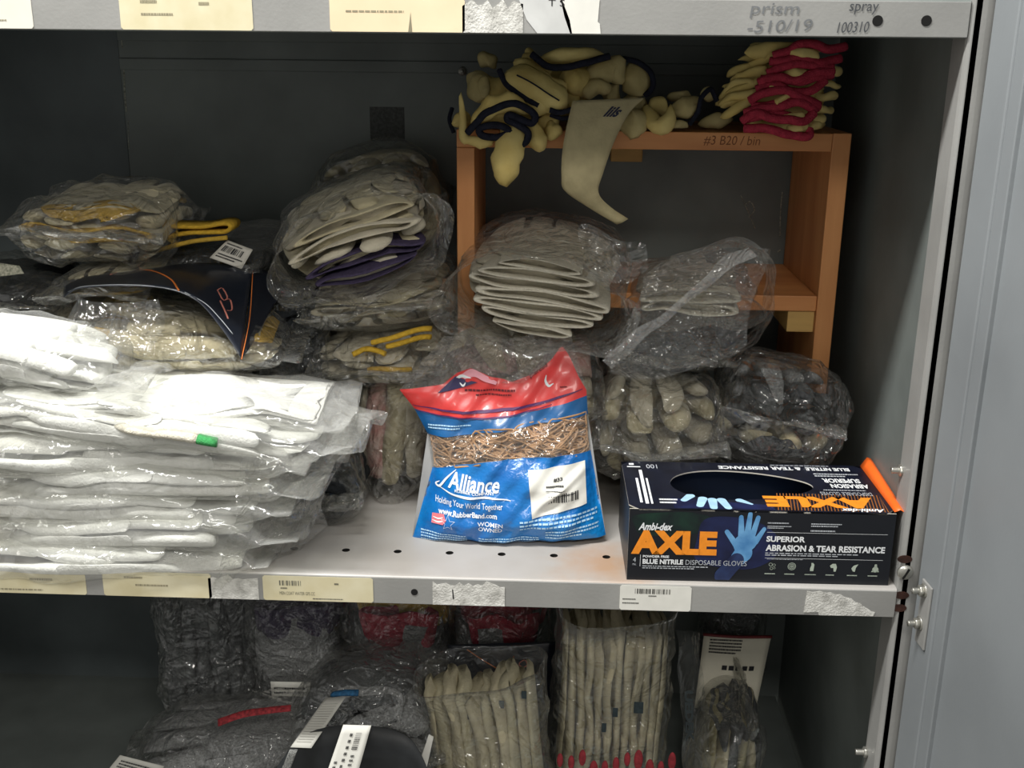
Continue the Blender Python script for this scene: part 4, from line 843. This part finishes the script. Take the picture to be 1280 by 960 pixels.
obj('lettering', lift(join2((v, f), pxtxt('#33', 692, 586, 703, 590.5, bold=.03), pxt(683, 593, 712, 597, 92), pxt(683, 599, 708, 601, 93), pxt(700, 606, 724, 609, 94, 1, -.1)), lambda a, b2: BF(a, b2, .0019)), INK, stk, False)
RI = mat('dark_red_ink', rgb(96, 26, 34), .6); PU = mat('purple_ink', rgb(84, 40, 92), .5)
obj('printed_stripe', lift(join2(strip2([(516, 505), (560, 508), (600, 509), (650, 504), (700, 493), (728, 485)], 3.2)), BP), PU, red, False)
obj('printed_stripe', lift(join2(strip2([(520, 512), (560, 515), (600, 516.5), (640, 513), (690, 501)], 1.6)), BP), PU, red, False)
obj('lettering', lift(join2(pxt(582, 481, 654, 486, 95), pxt(596, 487, 656, 491, 96), pxt(700, 480, 712, 483, 98)), BP), RI, red, False)
v, f = txt('pierced', 26, 7, .01); a_ = .62; v = np.c_[664+v[:, 0]*math.cos(a_)+v[:, 1]*-math.sin(a_)*.6, 471-v[:, 0]*math.sin(a_)-v[:, 1]*math.cos(a_)]
obj('lettering', lift((v, f), BP), RI, red, False)
obj('torn_mark', lift(strip2([(683, 466), (682, 474), (686, 480), (692, 477)], 2.6), BP), WH, red, False)
obj('printed_patch', lift(poly2([(548, 488), (570, 468), (580, 470), (598, 474), (580, 480), (560, 486)]), lambda a, b2: BF(a, b2, .0010)), mat('navy_print2', rgb(52, 46, 84), .5), red, False)
obj('torn_mark', lift(join2(strip2([(566, 476), (577, 467), (590, 468)], 3), strip2([(575, 474), (580, 478), (583, 474)], 2), strip2([(550, 486), (562, 482), (572, 474)], 1.2)), lambda a, b2: BF(a, b2, .0016)), WH, red, False)
obj('pale_torn_edge', grid(sheet([BF(x, y, .001) for x, y in ((576, 466), (590, 458), (605, 465), (622, 475))], [BF(x, y, .002) for x, y in ((582, 470), (594, 467), (606, 473), (620, 478))], 20, 5, .0006, 3)), mat('pink_torn_film', rgb(236, 164, 176), .4), red)
obj('lettering', lift(join2(pxt(536, 526, 590, 533, 97, 2, -.05)), BP), mat('pale_blue_print', rgb(178, 214, 238)), bpy.data.objects['blue_stripe'], False)
# ------------------------------------------------------------------ leather gloves on top of the wooden unit
def loose(name, label, pc, pt, W0, T0, roll, seed, gm=LEATHER, cm=NAVYT, group=None, drape=None, thumb=True, cuff=.10, cw=.8, floor=.4242, spread=.1, grow=1., fold=None, wv=.006, lift_=0.):
    W = W0*1.3; T = T0*1.35; A = at(*pc); B = at(*pt); d = B-A; L = np.linalg.norm(d)*grow; e1 = d/np.linalg.norm(d)
    e3 = np.array([0, -.35, 1.]); e3 -= e1*(e3@e1); e3 /= np.linalg.norm(e3); e2 = np.cross(e3, e1)
    r = math.radians(roll); e2, e3 = e2*math.cos(r)+e3*math.sin(r), -e2*math.sin(r)+e3*math.cos(r)
    b, k = glove_shape(L, W, T, seed, thumb, spread, cuff, 1.3, cw, .17); nb = len(b[0]); V = np.vstack([b[0], k[0]])
    V += wob(V, seed, 9, wv); V += wob(V, seed+1, 22, wv*.3)
    if fold: V = bend(V, fold[0]*L, fold[1], fold[2])
    P = V@np.array([e1, e2, e3])+A
    if floor is not None:
        on = P[:, 1] > wy0-.002; P[on, 2] = np.where(P[on, 2] < floor, floor+(P[on, 2]-floor)*.03, P[on, 2]); P[:, 2] += lift_
        P[:, 2] = np.where(P[:, 2] > .5195, .5195+(P[:, 2]-.5195)*.03, P[:, 2]); P[:, 1] = np.minimum(P[:, 1], .4515)
    t = thing(name, label, 'glove', (P[:, 0].mean(), P[:, 1].mean(), P[:, 2].min()), group)
    o = obj('leather', (P[:nb], b[1]), gm, t); obj('cuff_trim', (P[nb:], k[1]), cm, t); return t
GY = 'loose yellow leather gloves with navy trim'
def lump(pts, r, flat=.62, m=14):
    """a stuffed leather fold through photo points (x, y, depth), r in photo pixels, rounded ends"""
    P = spline([at(*p) for p in pts], 18); r = np.interp(np.linspace(0, 1, 18), np.linspace(0, 1, len(r)), r) if isinstance(r, (list, tuple)) else np.full(18, float(r))
    s = np.linspace(0, 1, 18); r = r*np.clip(np.sqrt(1-np.clip(np.abs(s*2-1), 0, 1)**5), .08, 1)*.00094
    v, f = tube(P, r, m, (0, 1, 0), rz=r*flat if False else r); c = P.mean(0); v = v.copy()
    return v+wob(v, int(pts[0][0]), 26, .003)+wob(v, int(pts[0][1]), 60, .0014), f
def fold_glove(label, lumps, trims, gm=LEATHER, hang=False, closed=False):
    L = join(*[lump(p, r) for p, r in lumps]); V = L[0]
    if not hang: k = V[:, 1] > wy0; V[k, 2] = np.maximum(V[k, 2], .4242)
    V[:, 2] = np.minimum(V[:, 2], .5192)
    t = thing('leather_glove', label, 'glove', (V[:, 0].mean(), V[:, 1].mean(), V[:, 2].min()), GY); obj('leather', (V, L[1]), gm, t)
    for p, r in trims:
        q = spline([at(*x) for x in p], 14*len(p)); q = q+wob(q, 5, 30, .001); obj('navy_trim', tube(q, r*.00094, 8, (0, 1, 0)), NAVYT, t)
    return t
fold_glove('yellow leather glove with wavy navy-trimmed mouth facing out at the board end', [([(588, 160, .235), (604, 140, .23), (622, 130, .228), (645, 126, .23), (664, 142, .235)], [6, 10, 11, 10, 6]), ([(578, 118, .24), (577, 145, .234), (583, 172, .23), (600, 184, .232), (618, 178, .236)], [3, 4, 6, 7, 6]), ([(600, 150, .25), (625, 142, .25), (650, 150, .25)], [10, 15, 10]), ([(600, 120, .30), (640, 118, .30)], 22)],
    [([(584, 166, .228), (596, 153, .225), (606, 142, .222), (622, 134, .219), (640, 128, .22), (656, 134, .221), (669, 145, .222), (664, 154, .222), (650, 149, .22), (636, 143, .221), (634, 149, .221), (645, 155, .221), (659, 165, .222), (656, 177, .223), (646, 180, .223), (640, 168, .222), (630, 159, .222), (614, 156, .223), (600, 161, .225), (604, 170, .225), (620, 172, .224), (634, 168, .223)], 4.2)])
fold_glove('yellow leather glove with one finger hanging over the wooden edge', [([(652, 150, .27), (642, 168, .236), (636, 190, .228), (632, 212, .226), (634, 234, .226)], [16, 17, 17, 17, 12]), ([(640, 135, .30), (670, 150, .29)], 14)], [], hang=True)
fold_glove('folded yellow leather glove slanting across the pile, navy seam along it', [([(634, 90, .262), (660, 106, .252), (688, 122, .246), (710, 136, .244)], [17, 20, 18, 10]), ([(640, 82, .275), (672, 96, .265), (704, 118, .258)], [10, 13, 9]), ([(655, 72, .29), (690, 92, .28)], 10)], [([(625, 88, .25), (634, 106, .242), (652, 120, .236), (674, 132, .234)], 3.4), ([(646, 94, .236), (672, 108, .230), (700, 126, .228)], .9), ([(688, 138, .232), (700, 141, .231), (716, 136, .232)], 3.2)])
fold_glove('yellow leather glove lying flat on the very top of the pile', [([(676, 74, .275), (700, 70, .268), (730, 69, .266), (760, 71, .27)], [5, 9, 9, 4]), ([(662, 62, .30), (672, 68, .29)], 5)], [([(664, 68, .262), (684, 82, .256), (708, 84, .254), (730, 80, .254), (762, 70, .26)], 4)])
fold_glove('yellow leather glove with a rounded thumb pushed up mid-pile', [([(738, 112, .30), (722, 104, .275), (704, 100, .262)], [16, 17, 15]), ([(700, 120, .27), (724, 128, .27)], 9)], [])
fold_glove('yellow leather glove with a fat thumb just beside the navy-trimmed mouth', [([(655, 118, .262), (672, 126, .25), (682, 140, .245)], [13, 16, 14])], [([(650, 112, .252), (660, 122, .243), (664, 134, .24)], 3)])
fold_glove('yellow leather glove with drooping fingertips below the slanting folded glove', [([(662, 150, .255), (668, 168, .238), (682, 187, .232)], [11, 13, 8]), ([(690, 152, .25), (694, 166, .242), (706, 160, .24)], [8, 9, 8]), ([(672, 150, .26), (700, 156, .255)], 12)], [([(688, 144, .242), (702, 148, .24), (714, 146, .242)], 2.6)], hang=True)
fold_glove('yellow leather glove with bunched knuckles behind the paper band top', [([(728, 110, .29), (748, 92, .28), (770, 84, .28), (778, 104, .28)], [9, 14, 14, 9]), ([(728, 122, .27), (745, 108, .27), (764, 112, .27)], 10), ([(756, 120, .29), (776, 116, .29)], 13)], [], LEATHER2)
fold_glove('olive-yellow leather glove standing behind the band, navy rim curling round it', [([(786, 84, .30), (796, 98, .29), (794, 118, .29)], [10, 17, 14]), ([(800, 120, .30), (780, 132, .30)], 12)], [([(778, 74, .29), (798, 78, .28), (814, 92, .276), (816, 108, .276), (806, 120, .28)], 3.4)], LEATHER2)
fold_glove('tan leather glove lying on the wood directly behind the paper band', [([(772, 150, .265), (790, 156, .255), (806, 148, .262)], [14, 17, 13]), ([(780, 134, .29), (808, 132, .29)], 13)], [], LEATHER2)
fold_glove('yellow leather glove with curled-back tip, first beyond the paper band', [([(806, 130, .27), (812, 146, .258), (822, 158, .25), (836, 148, .25), (838, 132, .256)], [6, 9, 10, 8, 4]), ([(812, 134, .28), (836, 136, .28)], 11)], [])
fold_glove('tan leather glove with a navy cuff ring nearest the red-cuffed bundle', [([(838, 142, .275), (860, 134, .268), (874, 122, .27)], [8, 14, 8]), ([(834, 122, .30), (862, 120, .295)], 6), ([(838, 157, .262), (862, 156, .262)], 5), ([(880, 112, .29), (891, 124, .285)], 8)], [([(862, 156, .262), (872, 140, .256), (876, 122, .256), (888, 112, .265), (896, 126, .268)], 3)], LEATHER2)
fold_glove('dull tan leather glove slumped at the back end of the pile', [([(594, 92, .32), (602, 108, .30), (616, 124, .29)], [12, 19, 14]), ([(600, 74, .33), (624, 78, .32)], 10), ([(604, 96, .29), (606, 124, .28)], 7)], [], LEATHER2)
fold_glove('small yellow leather fingertip poking past the end of the top board', [([(586, 152, .29), (570, 152, .272)], [10, 9])], [([(566, 136, .285), (561, 150, .278), (567, 166, .274)], 2.6)], hang=True)
fold_glove('flat olive leather glove between the navy cuff ring and the red-cuffed bundle', [([(872, 156, .285), (892, 152, .28), (920, 150, .285)], [5, 9, 6])], [], LEATHER2)
fold_glove('crumpled yellow leather glove at the core of the pile', [([(640, 130, .34), (690, 120, .35), (740, 134, .34)], [22, 30, 22]), ([(660, 96, .36), (740, 100, .36)], [20, 20])], [])
RG = 'red-cuffed yellow leather gloves bundled on the wooden unit'
nm = ['lowest', 'second from the bottom', 'third from the bottom', 'third from the top', 'second from the top', 'topmost']
red_paths = [
    ([(928, 152, .238), (946, 142, .230), (966, 149, .228), (986, 150, .227), (1006, 151, .23), (1017, 140, .236)], [(930, 160, .238), (958, 161, .230), (984, 168, .228), (1010, 171, .23), (1012, 162, .234)], [(980, 161, .238), (998, 160, .234), (1010, 158, .238)], 6),
    ([(930, 141, .24), (950, 135, .234), (976, 133, .232), (1000, 128, .232), (1020, 139, .238)], [(930, 149, .24), (948, 145, .236), (972, 142, .234), (1004, 150, .234), (1016, 141, .238)], [(974, 143, .236), (992, 146, .232), (1008, 141, .236)], 6),
    ([(938, 127, .242), (954, 117, .236), (978, 113, .234), (1000, 122, .234), (1024, 131, .24)], [(940, 133, .242), (962, 132, .236), (985, 126, .234), (1006, 128, .236), (1024, 134, .24)], [(958, 133, .238), (976, 126, .233), (992, 117, .236)], 5),
    ([(948, 104, .244), (974, 96, .238), (996, 100, .236), (1020, 92, .238), (1042, 90, .244)], [(946, 112, .244), (972, 106, .238), (990, 113, .236), (1012, 115, .237), (1032, 101, .243)], [(956, 110, .24), (966, 110, .238), (974, 110, .24)], 4),
    ([(958, 92, .246), (980, 83, .24), (1000, 80, .238), (1020, 82, .24), (1042, 84, .246)], [(950, 100, .246), (976, 99, .24), (1002, 101, .238), (1022, 96, .24), (1040, 94, .246)], [(976, 95, .242), (994, 92, .238), (1014, 92, .242)], 4.5),
    ([(966, 69, .248), (984, 63, .242), (1000, 54, .24), (1020, 56, .24), (1036, 62, .243), (1056, 58, .25)], [(962, 76, .248), (980, 76, .242), (1000, 72, .24), (1024, 78, .241), (1050, 72, .248)], [(984, 68, .244), (1002, 66, .24), (1022, 74, .244)], 5.5)]
edge_l = [[(932, 158, .25), (942, 156, .245)], [(904, 142, .26), (920, 134, .25), (938, 130, .25)], [(900, 134, .27), (918, 120, .255), (944, 116, .25)], [(906, 116, .27), (924, 112, .26), (948, 102, .255)], [(912, 102, .28), (930, 94, .265), (958, 86, .26)], [(926, 84, .28), (948, 78, .27), (966, 70, .26)]]
edge_r = [[(1016, 156, .25), (1026, 152, .255)], [(1018, 150, .25), (1030, 146, .26)], [(1026, 136, .255), (1042, 138, .27)], [(1032, 120, .26), (1046, 122, .275)], [(1034, 104, .26), (1047, 108, .275)], [(1040, 88, .26), (1049, 92, .275)]]
for i, (p, q, ln, lr) in enumerate(red_paths):
    ym = (p[2][1]+q[2][1])/2
    L = join(lump(ln, lr), lump([(940-i*2, ym, .27), (985, ym-2, .262), (1030, ym-4, .27)], [7, 11, 7]), lump([(940, ym-5, .34), (985, ym-8, .34), (1030, ym-8, .34)], [10, 13, 10]), lump(edge_l[i]+[(edge_l[i][1][0]+14, edge_l[i][1][1], .262)], [4, 5.5, 5, 4.5]), lump([(a-4, b2-7, c+.01) for a, b2, c in edge_l[i]]+[(edge_l[i][1][0]+14, edge_l[i][1][1]-5, .27)], [3.5, 5, 5, 4]), lump([(edge_r[i][0][0]-22, edge_r[i][0][1], .275)]+edge_r[i], [5, 4.5, 5]))
    V = L[0]; V[:, 2] = np.minimum(V[:, 2], .5192); k = V[:, 1] > wy0; V[k, 2] = np.maximum(V[k, 2], .4242)
    t = thing('leather_glove', 'yellow leather glove with wavy red cuff, %s of the red-cuffed bundle' % nm[i], 'glove', (V[:, 0].mean(), V[:, 1].mean(), V[:, 2].min()), RG)
    obj('leather', (V, L[1]), LEATHER, t)
    for c in (p, q):
        P = spline([at(*x) for x in c], 50); P = P+wob(P, i, 40, .0012); obj('red_trim', tube(P, 5.2*.00092, 10, (0, 1, 0)), RCUFF, t)
# paper band hanging from the pile
pl = [(716, 126, .232), (708, 160, .224), (703, 190, .222), (702, 220, .224), (706, 238, .23), (736, 259, .24), (771, 280, .25)]
pr_ = [(806, 122, .240), (786, 142, .230), (768, 176, .224), (754, 215, .224), (748, 240, .23), (762, 258, .245), (785, 274, .255)]
bt = thing('paper_band', 'long tan paper band hanging from the glove pile over the wooden edge', 'paper band', at(745, 278, .25))
a = spline([at(*p) for p in pl], 40); b = spline([at(*p) for p in pr_], 40); t = np.linspace(0, 1, 12)[None, :, None]
Pb = a[:, None]*(1-t)+b[:, None]*t; Pb[:, :, 1] -= (np.sin(np.linspace(0, PI, 12))*.004)[None, :]
bd = obj('band', grid(Pb, .0008), mat('tan_paper', rgb(178, 166, 128), .85, .07, 60, bump=.3, bscale=260), bt)
def onb(u, v):
    i = min(38.99, u*39); j = min(10.99, v*11); p = Pb[int(i), int(j)]*(1-(i-int(i)))*(1-(j-int(j)))+Pb[int(i)+1, int(j)]*(i-int(i))*(1-(j-int(j)))+Pb[int(i), int(j)+1]*(1-(i-int(i)))*(j-int(j))+Pb[int(i)+1, int(j)+1]*(i-int(i))*(j-int(j)); return p+(CP-p)/np.linalg.norm(CP-p)*.0014
v, f = txt('lils', .28, .085, .03, .3)
obj('lettering', lift((v, f), lambda x, y: onb(.14-y+x*.12, .55+x)), mat('navy_ink', rgb(40, 44, 70), .6), bd, False)
# ------------------------------------------------------------------ bags in the compartment below
zb = -.42
def low(pb, Y): return (pb[0], pb[1], pb[2], pb[3])
def ybot(px, Y):   # photo row at which depth Y meets the bottom shelf
    q = np.array([at(px, 700, Y)[0], Y, zb+.002]); d = q-CP; z = d@CF; return 480-FOC*(d@CU)/z
def lowbag(name, label, x0, y0, x1, Y, D, axis, n, gm, cm, seed, **k):
    k.setdefault('hc', .1); k.setdefault('fe', .65); k.setdefault('famp', .006)
    return make_bag(name, label, 'bag of gloves', k.pop('group', None), (x0, y0, x1, ybot((x0+x1)/2, Y)), Y, D, axis, n, gm, cm, seed, k.pop('film', FILM), k.pop('rot', (0, 0, 0)), **k)
lowbag('glove_bag', 'clear bag of charcoal gloves standing at the dark end below the shelf', 196, 752, 312, .27, .15, 'z-', 7, DGREY, DGREY, 701, thumb=False, boxy=True, spread=0., wavy=.004, open0=True)
g2_ = lowbag('glove_bag', 'clear bag of grey knit gloves with purple cuffs and a white paper label', 314, 752, 432, .26, .13, 'f-', 4, GREYK, PCUFF, 702, gl=.9, open0=True)
paper('paper_label', g2_, [at(338, 852, .235), at(388, 853, .235), at(386, 885, .235), at(341, 885, .235)], WHITE, prints=lambda w, h: tiny(w*.08, h*.35, w*.8, h*.5, 74, 3))
lowbag('glove_bag', 'wrinkled clear bag of grey gloves with red and ochre cuffs below the bolt hole', 436, 752, 560, .24, .14, 'f-', 4, GREYK, [RCUFF, OCUFF, RCUFF, GREYK], 703, gl=.9, film=FILM, open0=True, famp=.008, ff=20)
g4 = lowbag('glove_bag', 'clear bag of grey gloves with red cuffs and a navy printed header card', 562, 752, 694, .25, .14, 'f-', 4, GREYK, [RCUFF, RCUFF, PINK, RCUFF], 704, gl=.92, open0=True)
hd = paper('header_card', g4, [at(560, 806, .236), at(694, 802, .236), at(692, 875, .232), at(562, 875, .232)], CARDN, bow=.012, nu=16)
def onq(par, q, pts, w, m, name='printed_stripe'):
    obj(name, tube(spline([at(x, y, q) for x, y in pts], 20), w, 6, rz=.0004), m, par)
onq(hd, .2215, [(584, 812), (602, 824), (622, 836), (648, 850)], .0009, OL); onq(hd, .2235, [(642, 820), (644, 844)], .0006, OL)
obj('emblem', tube(spline([at(x, y, .2235) for x, y in ((650, 828), (656, 825), (659, 831), (654, 834), (649, 831), (650, 828))], 20), .0007, 6), lg, hd)
obj('emblem', join(tube(spline([at(x, y, .221) for x, y in ((597, 850), (598, 842), (602, 841), (600, 850))], 10), .0012, 6), tube(spline([at(x, y, .221) for x, y in ((601, 848), (607, 844), (611, 848), (605, 851))], 10), .0016, 6)), mat('salmon_print', rgb(232, 130, 120), .5), hd)
cv = lowbag('glove_bag', 'tall clear bag of canvas gloves stacked on edge, red fingertips at the bottom', 690, 772, 846, .12, .10, 'z-', 12, CANVAS, None, 705, film=FILMD, thumb=False, spread=.05, hc=.1, wavy=.006, fe=.55, squash=1.0, gl=.9, rot=(4, 0, 0), boxy=True, open0=True, tail=(.0, .02))
fm2 = obj('side_film', grid(sheet([at(846, 786, .115), at(848, 840, .11), at(852, 900, .10), at(856, 985, .09)], [at(872, 792, .16), at(880, 850, .15), at(886, 910, .14), at(890, 985, .13)], 30, 10, .002, 9)), FILMD, cv)
for (px, py), (w_, h_) in (((798, 883), (.011, .015)), ((769, 889), (.006, .012)), ((755, 908), (.005, .012))):
    c_ = at(px, py, .108); obj('dark_patch', box(c_[0]-w_/2, c_[0]+w_/2, c_[1]-.003, c_[1]-.002, c_[2]-h_/2, c_[2]+h_/2, .0004), mat('navy_patch', rgb(44, 56, 60), .7, .2, 200), cv, False)
gg = random.Random(4)
for k_ in range(11):
    px = 700+k_*14; py = gg.uniform(946, 964); c_ = at(px, py, .105); r_ = gg.uniform(.0035, .0055)
    t_ = np.linspace(.05, PI-.05, 8); R_ = [[c_+np.array([r_*math.sin(a)*math.cos(q), .5*r_*math.sin(a)*math.sin(q), r_*2.6*math.cos(a)]) for q in np.arange(12)*PI/6] for a in t_]
    obj('fingertip', rings(np.array(R_)), mat('dull_red_tip', rgb(150, 46, 54), .8, .15, 200), cv, label='red fingertip')
v, f = txt('UEDEK', .062, .0105, .05); tt_ = at(857, 862, .103)
obj('lettering', lift((v, f), lambda x, y: (tt_[0]+.0105-y*-.9+x*.06-.012, tt_[1]-.002-x*.13, tt_[2]-x)), mat('dark_stencil', rgb(44, 52, 54), .7), fm2, False)
c8 = lowbag('glove_bag', 'clear bag of canvas gloves with dark spots, leaning against the tall canvas bag', 536, 842, 690, .08, .08, 'z-', 10, [CANVAS, mat('pale_canvas', rgb(186, 178, 150), .92, .1, 40, bump=.6, bscale=340)], None, 706, film=FILMD, thumb=False, spread=.05, rot=(0, -9, 0), squash=1.05, boxy=True, gl=.97, wavy=.006, hc=.45, open0=True, tail=(.0, .02))
for px, py in ((588, 892), (627, 878), (620, 880), (655, 866)):
    c_ = at(px, py, .092); obj('dark_patch', box(c_[0]-.003, c_[0]+.003, c_[1]-.003, c_[1]-.002, c_[2]-.006, c_[2]+.004, .0004), _m['navy_patch'], c8, False)
paper('barcode_label', c8, [at(536, 918, .07), at(542, 921, .07), at(532, 966, .06), at(520, 966, .06)], WHITE)
gr = lowbag('glove_bag', 'clear bag of grey knit gloves with a red printed strip, lying before the charcoal gloves', 150, 905, 402, .09, .17, 'x-', 4, GREYK, GREYK, 707, hc=.3, wavy=.006, fe=.75, rot=(0, -5, 6))
Pr = sheet([at(272, 898, .118), at(300, 890, .118), at(335, 884, .118), at(364, 880, .118)], [at(272, 908, .112), at(300, 899, .112), at(335, 892, .112), at(364, 888, .112)], 20, 4, .001, 3)
obj('red_strip', grid(Pr, .0005), mat('red_strip', rgb(150, 44, 50), .7, .3, 300, bump=.5), gr)
paper('paper_label', gr, [at(150, 944, .075), at(205, 958, .075), at(190, 985, .07), at(132, 966, .07)], mat('grey_white_paper', rgb(196, 194, 186), .6, .04), prints=lambda w, h: tiny(w*.1, h*.4, w*.8, h*.45, 75, 3))
bg = lowbag('glove_bag', 'clear bag of grey-blue gloves sloping up behind the black card with barcodes', 372, 842, 556, .10, .18, 'y-', 5, [GREYK, DGREY, GREYK], GREYK, 708, hc=.25, fe=.75, rot=(-10, -16, 0), wavy=.006)
obj('blue_cuff', tube(spline([at(416, 868, .10), at(430, 866, .095), at(448, 866, .095)], 10), .005, 8, rz=.003), mat('blue_band', rgb(40, 92, 132), .8, .2, 300, bump=.6), bg)
bc = thing('black_header_card', 'black printed card with two white barcode strips in front of the grey gloves', 'header card', at(440, 985, .06))
fr_ = [(330, 985, .035), (352, 950, .04), (378, 920, .05), (420, 907, .055), (470, 908, .055), (515, 925, .05), (545, 985, .035)]
top_ = spline([at(*p) for p in fr_], 36); bot_ = top_.copy(); bot_[:, 2] = at(440, 1120, .03)[2]+.0; bot_[:, 1] = .02
tq = np.linspace(0, 1, 10)[None, :, None]; Pk = top_[:, None]*(1-tq)+bot_[:, None]*tq
obj('card', grid(Pk, -.0008), mat('black_card', rgb(34, 36, 38), .5, .15, 60, spec=.4), bc)
paper('barcode_strip', bc, [at(407, 872, .09), at(432, 871, .09), at(389, 935, .035), at(363, 934, .035)], _m['grey_white_paper'], prints=lambda w, h: join2(*[rect2(w*.12, h*(.1+.05*i), w*.85, h*(.1+.05*i)+h*.006) for i in range(16)]), ink=_m['grey_ink'])
def vbars(w, h): v, f = bars(0, 0, h*.28, w*.2, 81, 14); return np.c_[w*.55+v[:, 1], h*.62+v[:, 0]], f
def turned(s, x, y, L_, H_2): v, f = txt(s, L_, H_2, .02); return np.c_[x-v[:, 1], y+v[:, 0]], f
paper('barcode_strip', bc, [at(429, 906, .035), at(464, 907, .035), at(442, 985, .02), at(402, 985, .02)], WHITE, prints=lambda w, h: join2(vbars(w, h), tiny(w*.35, h*.3, w*.1, h*.6, 82, 6), tiny(w*.12, h*.05, w*.1, h*.4, 83, 5), tiny(w*.6, h*.2, w*.12, h*.35, 84, 5)))
paper('printed_line', bc, [at(362, 937, .033), at(372, 937, .033), at(352, 990, .026), at(340, 990, .026)], mat('card_grey_print', rgb(150, 150, 146), .6, .35, 900, col2=rgb(40, 42, 44)))
wl = lowbag('glove_bag', 'clear bag of charcoal gloves with a white printed paper insert, below the torn label', 872, 752, 966, .29, .13, 'f-', 3, DGREY, DGREY, 709, film=FILMD)
ins = paper('paper_insert', wl, [at(880, 793, .272), at(964, 796, .272), at(944, 890, .268), at(868, 885, .268)], mat('cream_insert', rgb(216, 210, 192), .7, .04), bow=.004, nu=12, prints=lambda w, h: join2(tiny(w*.1, h*.76, w*.48, h*.2, 86, 5), *[rect2(w*(.33+.105*i), h*.56, w*(.33+.105*i)+w*.078, h*.62) for i in range(5)]))
obj('red_edge', tube(spline([at(879, 793, .268), at(920, 796, .266), at(965, 796, .268)], 12), .002, 6), mat('dark_red_edge', rgb(110, 36, 38), .6), ins)
lowbag('glove_bag', 'dark olive bag of canvas gloves fanning out at the cabinet wall end', 874, 862, 972, .14, .15, 'z-', 6, [mat('olive_canvas', rgb(150, 142, 108), .92, .12, 40, bump=.6, bscale=340), CANVAS, DGREY], DGREY, 710, film=FILMD, thumb=False, spread=.1, rot=(0, 10, 0), hc=.45)
